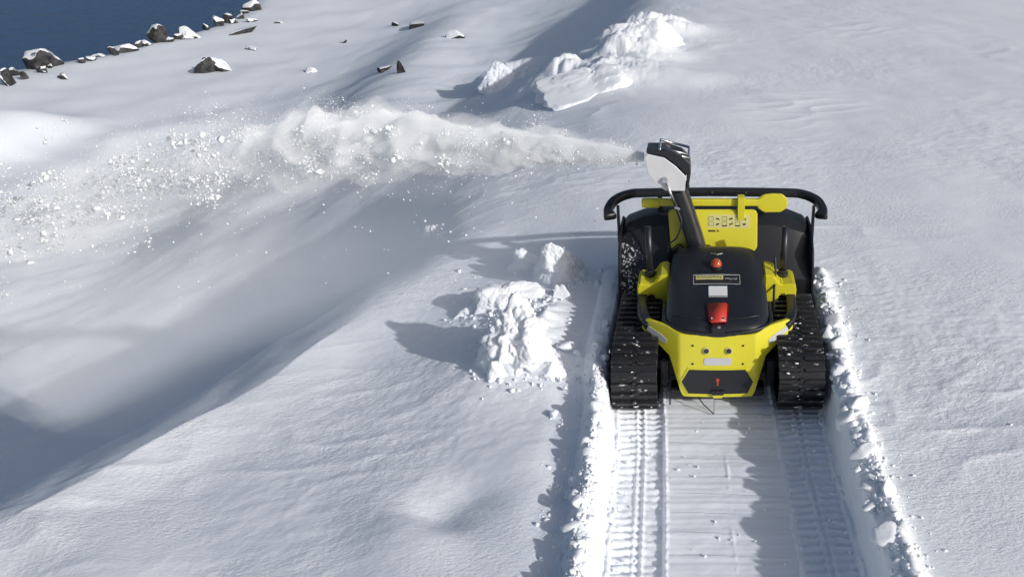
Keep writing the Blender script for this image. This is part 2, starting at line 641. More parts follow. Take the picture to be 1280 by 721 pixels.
def axis_pts(segs):
    """segs: start, then (end, step0, step1) with steps growing linearly."""
    out = [segs[0]]
    for end, s0, s1 in segs[1:]:
        a = out[-1]
        L = end - a
        n = max(1, int(round(L / ((s0 + s1) / 2) if abs(s1 - s0) < 1e-6 * s0 + 1e-9 else math.log(s1 / s0) * L / (s1 - s0))))
        t = np.linspace(0, 1, n + 1)[1:]
        if abs(s1 - s0) < 1e-6:
            out += list(a + L * t)
        else:
            k = s1 / s0
            out += list(a + L * (k ** t - 1) / (k - 1))
    return np.array(out)


def grid_faces(ny, nx):
    i = np.arange(ny * nx).reshape(ny, nx)
    return np.stack([i[:-1, :-1], i[:-1, 1:], i[1:, 1:], i[1:, :-1]], -1).reshape(-1, 4)


def ground_at(px, py, n=3000, far=120):
    """where the line of sight through a point of the photograph meets the snow."""
    c, s = math.cos(PITCH), math.sin(PITCH)
    d = np.array([(px - PPX) / FPX, c - (py - PPY) / FPX * s, -s - (py - PPY) / FPX * c])
    t = np.exp(np.linspace(math.log(1.5), math.log(far), n))
    P = CAM[:, None] + d[:, None] * t
    h = hfield(P[0], P[1], False)
    k = np.argmax(P[2] < h)
    p = P[:, k]
    depth = t[k]
    return Vector((p[0], p[1], float(h[k]))), depth / FPX


edge_pts = [ground_at(*p)[0] for p in ((-40, 98), (0, 91), (45, 82), (85, 78), (130, 68), (165, 58), (200, 50), (236, 42), (262, 34), (296, 22), (318, 6), (332, -12))]
p0, p1 = edge_pts[0], edge_pts[-1]
SHORE += [(p0.x - 14, p0.y - 60), (p0.x - 4, p0.y - 10)] + [(p.x, p.y) for p in edge_pts] + [(p1.x - 1, p1.y + 25), (p1.x + 4, p1.y + 90), (p1.x - 20, p1.y + 300)]
g, k = ground_at(-12, 190)
BUMPS.append((g.x, g.y, 60 * k, 80 * k, 46 * k))
MOUNDS = [((620, 110), 66, 46, 'pointed bright snow mound left of the far mound group', 105, 0.8, 0.16),
          ((738, 114), 124, 50, 'largest lumpy snow mound in the middle of the far group', 115, 0.7, 0.22),
          ((797, 50), 88, 44, 'farthest bright snow mound at the top of the picture', 125, 0.8, 0.24),
          ((848, 106), 70, 15, 'low flat snow mound at the right end of the far group', 135, 0.6, 0.2)]
pend = []
for (p, w, h, lb, sd_, dk, am) in MOUNDS:                 # the field swells up round each mound
    g, k = ground_at(*p)
    pend.append((g.x + 0.12 * w * k, g.y + w * k * 0.3, w * k * 0.72, w * k * 0.62, h * k * 0.42))
for (p, w, h) in (((680, 112), 70, 14), ((770, 84), 70, 20), ((820, 80), 60, 10)):
    g, k = ground_at(*p)
    pend.append((g.x, g.y + w * k * 0.3, w * k * 0.7, w * k * 0.6, h * k))
BUMPS += pend
for p in ((606, 106), (650, 104), (700, 108), (750, 96), (778, 66), (800, 44), (816, 22)):
    g, k = ground_at(*p)
    RIDGE.append((g.x, g.y + 0.35))
g, k = ground_at(85, 158)
BUMPS.append((g.x, g.y, 34 * k, 40 * k, 11 * k))

gx = np.concatenate([-axis_pts([4.0, (14.0, 0.02, 0.12), (80.0, 0.12, 6.0)])[::-1], axis_pts([-4.0, (1.4, 0.0125, 0.0125), (4.0, 0.0125, 0.04), (120.0, 0.04, 7.0)])[1:]])
gy = np.concatenate([-axis_pts([2.0, (30.0, 0.02, 4.0)])[::-1], axis_pts([-2.0, (2.6, 0.0125, 0.0125), (16.0, 0.0125, 0.11), (260.0, 0.11, 8.0)])[1:]])
GX, GY = np.meshgrid(gx, gy)
GZ = hfield(GX, GY) + berm(GX, GY) * (np.abs(GX) < 3)
ut = np.abs(GX - trench_cx(GY)) / trench_k(GY)
GZ = np.where((ut < 0.685) & (GY < 1.32), -0.12, GZ)
field = raw('snow_field', np.stack([GX, GY, GZ], -1).reshape(-1, 3), grid_faces(len(gy), len(gx)), M_FIELD)
tag(field, kind='structure')

sea_g = np.array([[-6000, -6000, -11.5], [6000, -6000, -11.5], [6000, 6000, -11.5], [-6000, 6000, -11.5]])
sea = raw('sea', sea_g, np.array([[0, 1, 2, 3]]), M_SEA, smooth=False)
tag(sea, kind='structure')


# ------------------------------------------------------------------ trench cut through the snow
ty = np.concatenate([-axis_pts([1.8, (6.0, 0.008, 0.12)])[::-1], axis_pts([-1.8, (0.35, 0.0055, 0.0055), (1.33, 0.0055, 0.02)])[1:]])
prof_u = np.concatenate([np.linspace(-0.80, -0.64, 22), np.linspace(-0.632, -0.602, 4), np.linspace(-0.60, -0.59, 14)[1:],
                         np.linspace(-0.58, 0.58, 200), np.linspace(0.59, 0.60, 14)[:-1], np.linspace(0.602, 0.632, 4), np.linspace(0.64, 0.80, 22)])
wallL = np.clip((prof_u + 0.605) / 0.017, 0, 1)
wallR = np.clip((0.605 - prof_u) / 0.017, 0, 1)
down = np.minimum(wallL, wallR)                       # 0 on the lip, 1 on the floor
U, Y = np.meshgrid(prof_u, ty)
DOWN = np.broadcast_to(down, U.shape)
X = U * trench_k(Y) + trench_cx(Y)
edge = sst(0.70, 0.80, np.abs(U))
top = hfield(X, Y) + berm(X, Y) - 0.03 * edge + 0.012 * (1 - edge) + 0.012 * billow(X * 9, Y * 9, 0.0, 3, 41) * (1 - edge) * (1 - sst(0.0, 0.4, Y) * (U < 0))
# floor
Yn = Y + 0.006 * perlin(X * 7, Y * 2, 0.2, 51)
fl = 0.004 * perlin(X * 1.6, Yn * 17, 0.2, 52) + 0.0035 * perlin(X * 0.8, Yn * 38, 0.2, 53) + 0.006 * fbm(X * 5, Y * 6, 0.1, 4, 54)
step = (Yn * 7.3 + 0.6 * perlin(X * 0.9, Y * 1.1, 0.0, 60)) % 1.0
fl = fl + 0.010 * (step - 0.5) * np.clip(0.3 + 1.4 * perlin(X * 1.5, Y * 3.5, 0.4, 69), 0, 1)
fl = fl + 0.010 * np.exp(-((U - 0.012 - 0.012 * perlin(Y * 2.2, 0.3, 0.1, 55)) / 0.008) ** 2) * np.clip(0.25 + 1.3 * perlin(X * 6, Y * 7, 0.0, 56) + 0.8 * perlin(X * 20, Y * 31, 0.0, 66), 0, 1) * (1 - sst(-0.45, -0.3, Y))
for cxb in (-0.43, 0.43):
    v = (U - cxb) / 0.12
    inside = 1 - sst(0.95, 1.05, np.abs(v))
    jit = 0.35 * perlin(X * 4, Y * 3, 0.3, 57) + 0.16 * perlin(X * 16, Y * 9, 0.3, 71) + 0.12 * np.abs(v)
    ph = (Y / 0.051 + jit + (0.5 if cxb < 0 else 0.2)) % 1.0
    ribs = sst(0.0, 0.18, ph) * (1 - sst(0.50, 0.72, ph))
    crisp = 0.15 + 1.05 * sst(-0.35, 0.3, perlin(X * 5, Y * 3.2, 0.2, 58)) + 0.3 * perlin(X * 14, Y * 16, 0.4, 70)
    band = -0.020 + 0.014 * ribs * crisp * (1 - 0.6 * np.exp(-(v / 0.13) ** 2)) + 0.010 * np.exp(-((np.abs(v) - 0.16) / 0.06) ** 2)
    band = band + 0.007 * fbm(X * 18, Y * 18, 0.0, 3, 59)
    fl = fl * (1 - 0.6 * inside) + band * inside
    fl = fl + 0.015 * np.exp(-((np.abs(v) - 1.08 - 0.10 * perlin(X, Y * 6, 0.0, 67)) / 0.07) ** 2) * np.clip(0.5 + 1.5 * perlin(X * 8, Y * 9, 0.0, 61) + perlin(X * 30, Y * 30, 0, 68), 0, 1.6)
fl = fl + 0.05 * sst(0.555, 0.60, np.abs(U)) * (0.5 + perlin(X * 3, Y * 5, 0, 62))
Z = top * (1 - DOWN) + fl * DOWN
wall = np.exp(-((DOWN - 0.5) / 0.35) ** 2) * ((DOWN > 0) & (DOWN < 1))
X = X + wall * (0.012 * fbm(Y * 3.5, Z * 5, 0.2, 3, 63) - np.sign(U) * 0.0) + 0
X = X + np.where((np.abs(U) > 0.6) & (np.abs(U) < 0.66), 0.014 * perlin(Y * 11, U * 9, 0.3, 64), 0)
trench = raw('trench', np.stack([X, Y, Z], -1).reshape(-1, 3), grid_faces(len(ty), len(prof_u)), M_TRENCH)
tag(trench, kind='structure')


# ------------------------------------------------------------------ snow lumps
def ico(sub):
    bm = bmesh.new()
    bmesh.ops.create_icosphere(bm, subdivisions=sub, radius=1)
    v = np.array([p.co[:] for p in bm.verts])
    f = np.array([[q.index for q in p.verts] for p in bm.faces])
    bm.free()
    return v, f


ICO = {k: ico(k) for k in (1, 2, 3, 4, 5, 6)}


def lump(sub, size, seed, amp=0.35, freq=1.6, flat=0.45, cuts=5, octv=3):
    v, f = ICO[sub]
    v = v.copy()
    r2 = np.random.default_rng(seed * 13 + 1)
    n2 = perlin(v[:, 0] * 0.9, v[:, 1] * 0.9, v[:, 2] * 0.9, seed + 7)
    v = v * (1 + 0.5 * n2)[:, None]
    for k in range(cuts):                                # broken faces
        d = r2.normal(size=3)
        d /= np.linalg.norm(d)
        c = r2.uniform(0.45, 0.85)
        v = v - np.outer(np.clip(v @ d - c, 0, None) * 0.85, d)
    n = billow(v[:, 0] * freq, v[:, 1] * freq, v[:, 2] * freq, octv, seed)
    rad = np.linalg.norm(v, axis=1)[:, None]
    v = v * (1 + amp * n[:, None] / np.maximum(rad, 0.4) * 0.8)
    v = v + 0.03 * amp * np.stack([perlin(v[:, 0] * 9, v[:, 1] * 9, v[:, 2] * 9, seed + 20 + i) for i in range(3)], -1)
    v[:, 2] = np.where(v[:, 2] < -flat, -flat + (v[:, 2] + flat) * 0.15, v[:, 2])
    return v * np.asarray(size), f


chunk_mesh = []
for k in range(10):
    v, f = lump(3, (1, 1, 0.85), 100 + 9 * k, 0.16, 1.7, 0.6, 6 + k % 3, 2)
    me = bpy.data.meshes.new('snow_chunk')
    me.from_pydata(v.tolist(), [], f.tolist())
    me.polygons.foreach_set('use_smooth', np.ones(len(f), bool))
    me.materials.append(M_CLOD)
    chunk_mesh.append(me)


def chunk(x, y, r, z=None, label=None, group=None, name='snow_chunk'):
    o = bpy.data.objects.new(name, chunk_mesh[random.randrange(len(chunk_mesh))])
    if z is None:
        z = float(hfield(x, y, False) + berm(np.array(x), np.array(y)))
    o.location = (x, y, z + r * 0.30)
    o.scale = (r * random.uniform(0.7, 1.4), r * random.uniform(0.7, 1.3), r * random.uniform(0.5, 1.1))
    o.rotation_euler = (random.uniform(-.5, .5), random.uniform(-.5, .5), random.uniform(0, 6.3))
    COL.objects.link(o)
    tag(o, label, 'snow chunk', group)
    return o




def clod_label(side, y, r):
    size = 'large' if r > 0.043 else 'small' if r < 0.024 else 'medium'
    where = 'beside the track' if y > 0.05 else 'just behind the machine' if y > -0.55 else 'midway along the empty trench' if y > -1.05 else 'near the bottom of the picture'
    lip = 'right lip' if side > 0 else 'left ridge'
    return f'{size} snow clod on the {lip} of the trench, {where}', f'{size} clods on the {lip} {where}'


y = -1.75
while y < 1.15:
    r = min(0.06, max(0.011, random.lognormvariate(math.log(0.023), 0.55)))
    u = 0.640 + random.gauss(0, 0.024)
    lb, gp = clod_label(1, y, r)
    chunk(float(u * trench_k(y) + trench_cx(np.array(y))), y, r, label=lb, group=gp)
    if random.random() < 0.55:
        chunk(float((0.69 + random.gauss(0, 0.03)) * trench_k(y) + trench_cx(np.array(y))), y + 0.02, r * 0.6, label=clod_label(1, y, r * 0.6)[0], group=clod_label(1, y, r * 0.6)[1])
    y += r * random.uniform(0.55, 1.5)
y = -1.75
while y < 0.2:
    r = min(0.04, max(0.009, random.lognormvariate(math.log(0.017), 0.5)))
    chunk(float((-0.655 + random.gauss(0, 0.022)) * trench_k(y) + trench_cx(np.array(y))), y, r, label=clod_label(-1, y, r)[0], group=clod_label(-1, y, r)[1])
    y += r * random.uniform(0.8, 2.8)
for (px, py, r) in ((748, 437, 0.045), (755, 455, 0.05), (742, 470, 0.04), (748, 497, 0.045), (757, 410, 0.04), (735, 487, 0.035)):
    g, _ = ground_at(px, py)
    chunk(g.x, g.y, r * 0.75, g.z + 0.02, label=clod_label(-1, g.y, r * 0.75)[0], group=clod_label(-1, g.y, r * 0.75)[1])
single = [((692, 519), 0.026, 'small snow clod alone on the smooth snow left of the trench ridge'),
          ((717, 605), 0.035, 'snow clod fallen left of the trench ridge, upper of two side by side'),
          ((712, 622), 0.028, 'snow clod fallen left of the trench ridge, lower of two side by side'),
          ((1263, 532), 0.014, 'tiny snow crumb at the right edge beside the trench level'),
          ((709, 437), 0.045, 'rounded snow clod at the right foot of the tall snow heap'),
          ((722, 443), 0.022, 'small snow clod right of the rounded clod by the tall heap')]
for (p, r, lb) in single:
    g, _ = ground_at(*p)
    chunk(g.x, g.y, r, g.z, label=lb)

# fine crumbs strewn along both lips: nobody could count them
cv, cf = [], []
v0, f0 = ICO[1]
n = 0
for i in range(1500):
    yy = random.uniform(-1.7, 1.2)
    if random.random() < 0.5:
        u = 0.62 + abs(random.gauss(0, 0.09))
    else:
        u = -0.62 - abs(random.gauss(0, 0.10))
        yy = min(yy, random.uniform(-1.7, 0.35))
    r = random.choice((0.003, 0.004, 0.005, 0.006, 0.009, 0.012))
    xx = float(u * trench_k(yy) + trench_cx(np.array(yy)))
    zz = float(hfield(xx, yy, False) + berm(np.array(xx), np.array(yy))) + 0.012 * (abs(u) < 0.7)
    cv.append(v0 * r * rng.uniform(0.6, 1.3, 3) * (1 + 0.25 * rng.normal(size=(len(v0), 1))) + np.array([xx, yy, zz]))
    cf.append(f0 + n)
    n += len(v0)
for i in range(260):                                       # spilt on the trench floor
    yy = random.uniform(-1.6, -0.05)
    u = random.choice((-1, 1)) * (0.585 - abs(random.gauss(0, 0.05))) if random.random() < 0.7 else random.uniform(-0.5, 0.5)
    r = random.choice((0.002, 0.003, 0.004, 0.006, 0.009))
    cv.append(v0 * r * rng.uniform(0.6, 1.3, 3) * (1 + 0.25 * rng.normal(size=(len(v0), 1))) + np.array([float(u * trench_k(yy) + trench_cx(np.array(yy))), yy, 0.006]))
    cf.append(f0 + n)
    n += len(v0)
crumbs = raw('snow_crumbs', np.concatenate(cv), np.concatenate(cf), M_CLOD)
tag(crumbs, 'fine snow crumbs strewn along the trench lips and floor', 'snow crumbs', kind='stuff')


def heap(name, base_px, w_px, h_px, label, sub=6, seed=1, depth_k=0.8, amp=0.3, freq=1.5, zs=None, sink=0.05, mat=None, twist=0.0, flare=0.4):
    g, s = ground_at(*base_px)
    w = w_px * s / 2
    h = h_px * s / (0.83 if base_px[1] > 200 else 0.97)
    v, f = lump(sub, (1, 1, 1), seed, 0.10, 1.2, 0.3, 5, 2)
    lo, hi = v[:, 2].min(), v[:, 2].max()
    q = (v[:, 2] - lo) / (hi - lo)
    fl_ = 1.0 + flare * (0.55 - q ** 0.5)
    v[:, 0] = v[:, 0] * w * fl_
    v[:, 1] = v[:, 1] * w * depth_k * fl_
    v[:, 2] = q * h - sink
    d = v - np.array([0, 0, h * 0.3])
    d /= np.maximum(np.linalg.norm(d, axis=1)[:, None], 1e-4)
    u = v / (0.16 + 0.35 * w) * freq * 0.8
    v = v + d * (amp * 0.55 * min(w, h) * billow(u[:, 0], u[:, 1], u[:, 2], 5, seed + 3) + 0.25 * amp * min(w, h) * perlin(u[:, 0] * 0.7, u[:, 1] * 0.7, u[:, 2] * 0.7, seed + 5))[:, None]
    o = raw(name, v, f, mat or M_CLOD)
    o.location = (g.x, g.y + w * depth_k * 0.6, g.z)
    o.rotation_euler = (0, 0, twist)
    tag(o, label, 'snow heap')
    return o


heap('snow_heap', (653, 462), 100, 84, 'tall lumpy white snow heap standing left of the tracked machine', 6, 5, 0.85, 0.42, 2.3)
heap('snow_heap', (618, 474), 30, 30, 'low spill of lumpy snow at the left foot of the tall heap', 5, 15, 0.9, 0.4, 1.8)
heap('snow_heap', (685, 474), 55, 26, 'low spill of snow at the right foot of the tall heap', 5, 25, 0.7, 0.4, 1.8)
heap('snow_heap', (632, 384), 104, 26, 'broad low snow heap between the tall heap and the shadow edge', 6, 35, 0.7, 0.40, 2.2)
heap('snow_heap', (696, 352), 66, 52, 'blocky snow heap behind the tall heap, nearest the machine', 6, 45, 0.7, 0.42, 2.2)
heap('snow_heap', (656, 338), 50, 30, 'small snow heap at the far end of the thrown pile', 5, 55, 0.7, 0.45, 1.9)
heap('snow_heap', (723, 348), 24, 16, 'little snow lump right of the blocky heap', 5, 65, 0.8, 0.35, 1.8)
heap('snow_heap', (702, 372), 26, 22, 'little snow lump between the blocky heap and the tall heap', 5, 75, 0.8, 0.35, 1.8)
heap('snow_heap', (585, 395), 44, 16, 'thin snow spill at the left end of the broad low heap', 5, 85, 0.8, 0.35, 1.8)
heap('snow_heap', (540, 292), 34, 14, 'small lit snow crest on the drift edge below the spray', 5, 95, 0.8, 0.4, 1.9)

cv, cf, n = [], [], 0
for (px_c, py_c, sx_, sy_, cnt) in ((655, 455, 50, 24, 160), (650, 385, 60, 20, 130), (705, 345, 36, 20, 110), (600, 395, 36, 12, 45), (545, 292, 22, 6, 40)):
    for i in range(cnt):
        g, _ = ground_at(random.gauss(px_c, sx_ * 0.6), random.gauss(py_c, sy_ * 0.7), 260, 12)
        if g.x > -0.66:
            continue
        r = random.choice((0.003, 0.004, 0.006, 0.008, 0.012, 0.018))
        cv.append(v0 * r * rng.uniform(0.6, 1.3, 3) * (1 + 0.25 * rng.normal(size=(len(v0), 1))) + np.array([g.x, g.y, g.z + 0.3 * r]))
        cf.append(f0 + n)
        n += len(v0)
o = raw('snow_crumbs', np.concatenate(cv), np.concatenate(cf), M_CLOD)
tag(o, 'fine snow crumbs scattered round the thrown snow heaps', 'snow crumbs', kind='stuff')

# mounds far ahead
for (p, w, h, lb, sd_, dk, am) in MOUNDS:
    o = heap('snow_mound', p, w * 1.3, h * 0.85, lb, 6, sd_, dk, am * 1.3, 1.5, sink=0.17, mat=M_FIELD, flare=0.9)
    o['category'] = 'snow mound'


# ------------------------------------------------------------------ shore rocks
def rock(px, w_px, h_px, seed, label, tilt=0.0, sharp=0.5, group=None):
    g, s = ground_at(*px)
    v, f = ICO[4]
    v = v.copy()
    for k in range(13):                                   # cut planes give facets
        r2 = np.random.default_rng(seed * 31 + k)
        d = r2.normal(size=3)
        d /= np.linalg.norm(d)
        c = r2.uniform(0.25, 0.7)
        t = v @ d
        v = v - np.outer(np.clip(t - c, 0, None) * 0.92, d)
    v = v * (1 + 0.12 * fbm(v[:, 0] * 2.2, v[:, 1] * 2.2, v[:, 2] * 2.2, 4, seed))[:, None]
    w, h = w_px * s * 0.60, h_px * s * 1.25
    v = v * np.array([w * 1.15, w * 0.9, h * 0.75])
    c, q = math.cos(tilt), math.sin(tilt)
    v[:, [0, 2]] = np.stack([v[:, 0] * c - v[:, 2] * q, v[:, 0] * q + v[:, 2] * c], 1)
    o = raw('rock', v, f, M_ROCK, smooth=False)
    o.location = (g.x, g.y + w * 0.4, g.z + h * 0.12)
    tag(o, label, 'rock', group or 'rocks along the shore')
    return o


ROCKS = [((8, 108), 26, 30, 1, 'dark rock in the left corner of the shore, partly cut by the picture edge', 0.1),
         ((42, 88), 56, 30, 2, 'large pointed shore rock with a snow face near the left edge', 0.35),
         ((22, 86), 30, 18, 3, 'dark flat rock behind the large pointed shore rock', 0.0),
         ((77, 100), 10, 12, 4, 'small dark stone on the snow right of the large pointed rock', 0.4),
         ((122, 72), 20, 6, 5, 'low dark rock on the shoreline between the two rock groups', 0.0),
         ((153, 66), 26, 18, 6, 'left dark boulder of the pair in the middle of the shore', 0.0),
         ((196, 54), 26, 22, 7, 'right boulder of the pair in the middle of the shore', -0.3),
         ((173, 60), 14, 12, 8, 'small snowy stone between the boulder pair', 0.2),
         ((236, 50), 34, 12, 9, 'long low rock sloping down to the right of the boulder pair', -0.35),
         ((246, 38), 26, 18, 10, 'snowy rock pile above the long low rock', 0.2),
         ((273, 34), 14, 16, 11, 'small dark upright rock on the skyline of the shore', 0.0),
         ((292, 30), 14, 12, 12, 'small dark rock next to the upright one on the shore', 0.3),
         ((294, 45), 40, 8, 13, 'long dark slab lying in the snow below the shore edge', 0.28),
         ((312, 14), 22, 16, 14, 'uppermost rock of the shore where the sea ends', 0.4),
         ((313, 28), 16, 7, 15, 'dark stone in the snow below the uppermost rock', 0.1),
         ((256, 92), 22, 30, 16, 'left leg of the bent rock outcrop in the snow slope', -0.7),
         ((274, 90), 36, 18, 17, 'right leg of the bent rock outcrop in the snow slope', -0.6),
         ((517, 36), 34, 10, 18, 'dark rock ridge showing through snow at the top of the gully', 0.05),
         ((566, 48), 22, 12, 19, 'greyish stone in the shaded gully snow', 0.1),
         ((478, 90), 22, 9, 20, 'faint rock left of the spray below the gully', 0.35),
         ((500, 92), 10, 16, 21, 'narrow upright stone right of the faint rock', 0.0),
         ((428, 55), 10, 5, 22, 'tiny dark stone on the bright slope left of the gully', 0.1),
         ((494, 33), 12, 5, 23, 'small dark stone left of the rock ridge at the gully', 0.2),
         ((387, 91), 18, 9, 24, 'faint pale grey rock in the slope between outcrop and gully', 0.3),
         ((316, 63), 16, 5, 25, 'thin dark stone in the snow right of the long slab', -0.1),
         ((346, 30), 12, 4, 26, 'thin dark stone right of the uppermost shore rock', 0.2)]
for a in ROCKS:
    rock(*a)
random.seed(5)
for i, (px_r, py_r) in enumerate(((14, 96), (52, 92), (62, 86), (30, 100), (100, 79), (112, 77), (142, 70), (163, 63), (183, 58), (207, 53), (222, 50), (228, 44), (258, 38), (282, 30), (300, 24), (306, 18), (320, 8))):
    rock((px_r, py_r), random.uniform(9, 17), random.uniform(6, 12), 40 + i, 'small snow dusted stone in the rocky line along the water', random.uniform(-0.4, 0.4), group='small stones along the water')


# ------------------------------------------------------------------ tracked snow blower
SB = empty('snow_blower', (0, 0, 0))
tag(SB, 'yellow and black tracked snow blower clearing a trench through deep snow', 'snow blower')


def hood_z(x, y):
    y = np.asarray(y, float)
    zc = np.interp(y, [0.11, 0.125, 0.15, 0.20, 0.30, 0.50, 0.74, 0.80, 0.84], [0.425, 0.450, 0.468, 0.485, 0.507, 0.553, 0.606, 0.612, 0.600])
    w = hood_w(y)
    k = np.clip(np.abs(x) / w, 0, 1)
    return zc - 0.045 * k ** 7 - 0.012 * k ** 2


def hood_w(y):
    return np.interp(y, [0.105, 0.115, 0.13, 0.16, 0.19, 0.25, 0.50, 0.74, 0.84], [0.17, 0.20, 0.228, 0.252, 0.266, 0.277, 0.274, 0.260, 0.252])


def hood_mesh(y0, y1, lift, grow, zlow, name, mat, ny=40, nx=28):
    ys = np.linspace(y0, y1, ny)
    V, n = [], 0
    for yy in ys:
        w = float(hood_w(yy)) + grow
        row = []
        for t in np.linspace(-1, 1, nx):
            xx = w * math.sin(t * math.pi / 2)
            row.append((xx, yy, float(hood_z(xx * (w - grow) / w, yy)) + lift))
        row = [(-w * 1.012, yy, zlow)] + row + [(w * 1.012, yy, zlow)]
        V += row
    k = nx + 2
    bm = bmesh.new()
    vs = [bm.verts.new(p) for p in V]
    for i in range(ny - 1):
        for j in range(k - 1):
            bm.faces.new((vs[i * k + j], vs[i * k + j + 1], vs[(i + 1) * k + j + 1], vs[(i + 1) * k + j]))
    bm.faces.new(vs[:k][::-1])
    bm.faces.new(vs[-k:])
    return obj(name, bm, mat, SB, True)


hood = hood_mesh(0.108, 0.84, 0.0, 0.0, 0.33, 'hood', M_HOOD)
rim_pts = []
for t in np.linspace(-1, 1, 41):                         # raised seam running round the rear of the hood
    a = t * R(104)
    rim_pts.append((0.287 * math.sin(a) if abs(a) < R(90) else math.copysign(0.287, a), 0.225 - 0.125 * math.cos(a) + max(0, abs(t) - 0.86) * 1.2, 0.413 + 0.022 * abs(t)))
obj('hood_rim', sweep(rim_pts, rrect(0.022, 0.026, 0.006, 3)), M_BLACK, SB, True)
seam = [(x, float(0.165 + 0.5 * x * x + 0.9 * x ** 4 * 10), 0) for x in np.linspace(-0.235, 0.235, 30)]
seam = [(x, y, float(hood_z(x, y)) + 0.0015) for x, y, _ in seam]
obj('hood_seam', sweep(seam, rrect(0.006, 0.005, 0.002, 2)), M_STEEL, hood, True)


def hood_patch(poly, off, mat, name, parent):
    """thin plate lying on the hood: poly in x,y (convex)."""
    bm = bmesh.new()
    pts = []
    for (a, b), (c, d) in zip(poly, poly[1:] + poly[:1]):
        for t in np.linspace(0, 1, 6)[:-1]:
            pts.append((a + (c - a) * t, b + (d - b) * t))
    up = [bm.verts.new((x, y, float(hood_z(x, y)) + off)) for x, y in pts]
    lo = [bm.verts.new((x, y, float(hood_z(x, y)) - 0.002)) for x, y in pts]
    bm.faces.new(up)
    for i in range(len(pts)):
        j = (i + 1) % len(pts)
        bm.faces.new((up[i], up[j], lo[j], lo[i]))
    return obj(name, bm, mat, parent)


def rect(x0, x1, y0, y1):
    return [(x0, y0), (x1, y0), (x1, y1), (x0, y1)]


# beacon, emblem, name plate, blank sticker, red cover
bm = bmesh.new()
bmesh.ops.create_uvsphere(bm, u_segments=24, v_segments=14, radius=0.033)
bmesh.ops.scale(bm, vec=(1, 1, 1.15), verts=bm.verts)
bmesh.ops.translate(bm, vec=(-0.004, 0.60, 0.588), verts=bm.verts)
bc = obj('beacon', bm, M_BEACON, SB, True)
obj('beacon_base', cyl((-0.004, 0.60, 0.578), 0.037, 0.02), M_BLACK, bc)
obj('beacon_cap', box((0.012, 0.588, 0.618), (0.008, 0.014, 0.014), 0.003), M_LENS, bc)
em = merge(*[sweep([(s * 0.001, 0.712, float(hood_z(0, 0.712)) + 0.003), (s * 0.034, 0.724, float(hood_z(0.034, 0.724)) + 0.003)], rrect(0.008, 0.004, 0.0015, 2)) for s in (-1, 1)])
obj('emblem', em, M_CHROME, hood)
np_ = hood_patch(rect(-0.132, 0.128, 0.447, 0.53), 0.0016, M_INK, 'name_plate', hood)
for (a, b, c, d) in ((-0.132, 0.128, 0.447, 0.4495), (-0.132, -0.1295, 0.447, 0.53), (0.1255, 0.128, 0.447, 0.53), (-0.132, 0.128, 0.5275, 0.53)):
    hood_patch(rect(a, b, c, d), 0.0030, M_LENS, 'plate_border', SB)
hood_patch(rect(-0.118, 0.034, 0.489, 0.518), 0.0032, M_STRIPE, 'name_strip', SB)
random.seed(3)
glyphs = []


def strokes(x0, x1, y0, y1, n, off, name, mat):
    """illegible print: a row of small letter-like strokes."""
    bms = []
    p = (x1 - x0) / n
    for i in range(n):
        a = x0 + i * p
        for k in range(2):
            xx = a + p * (0.12 + 0.42 * k)
            ya = y0 + (y1 - y0) * random.choice((0, 0, 0.35))
            yb = y1 - (y1 - y0) * random.choice((0, 0, 0.3))
            z = float(hood_z(xx, (ya + yb) / 2))
            bms.append(box((xx + p * 0.09, (ya + yb) / 2, z + off), (p * 0.2, abs(yb - ya), 0.001), 0))
        yy = random.choice((y0, y1, (y0 + y1) / 2))
        bms.append(box((a + p * 0.4, yy, float(hood_z(a, yy)) + off), (p * 0.55, (y1 - y0) * 0.2, 0.001), 0))
    obj(name, merge(*bms), mat, SB)


strokes(-0.112, 0.028, 0.496, 0.511, 11, 0.0040, 'name_print', M_INK)
strokes(0.045, 0.112, 0.486, 0.498, 9, 0.0030, 'name_print', M_WHITEINK)
hood_patch(rect(-0.047, 0.055, 0.352, 0.43), 0.0018, M_STICK, 'sticker', SB)
hood_patch(rect(-0.047, 0.055, 0.340, 0.345), 0.0018, M_LENS, 'sticker_line', SB)
bm = prism([(-0.058, 0.278), (0.060, 0.278), (0.050, 0.122), (-0.046, 0.122)], 0.0, 0.022, 'Z', 0.012, 3)
for v in bm.verts:
    v.co.z += float(hood_z(0, v.co.y)) - 0.006 + 0.018 * (0.30 - v.co.y) / 0.18
red = obj('stop_cover', bm, M_RED, SB, True)
red['label'] = 'red plastic stop cover on the back of the hood'
for s in (-0.032, 0.036):
    obj('screw', cyl((s, 0.137, 0.494), 0.006, 0.012), M_CHROME, red)
obj('stop_latch', box((0.003, 0.118, 0.438), (0.075, 0.05, 0.06), 0.006), M_BLACK, SB)
obj('stop_catch', box((0.006, 0.096, 0.462), (0.018, 0.012, 0.014), 0.003), M_CHROME, SB)


# rear panel ------------------------------------------------------
def panel_y(x, z):
    return 0.02 + (z - 0.09) * 0.22 + np.clip(np.abs(x) - 0.20, 0, 1) * 0.50 + 0.25 * np.asarray(x) ** 2


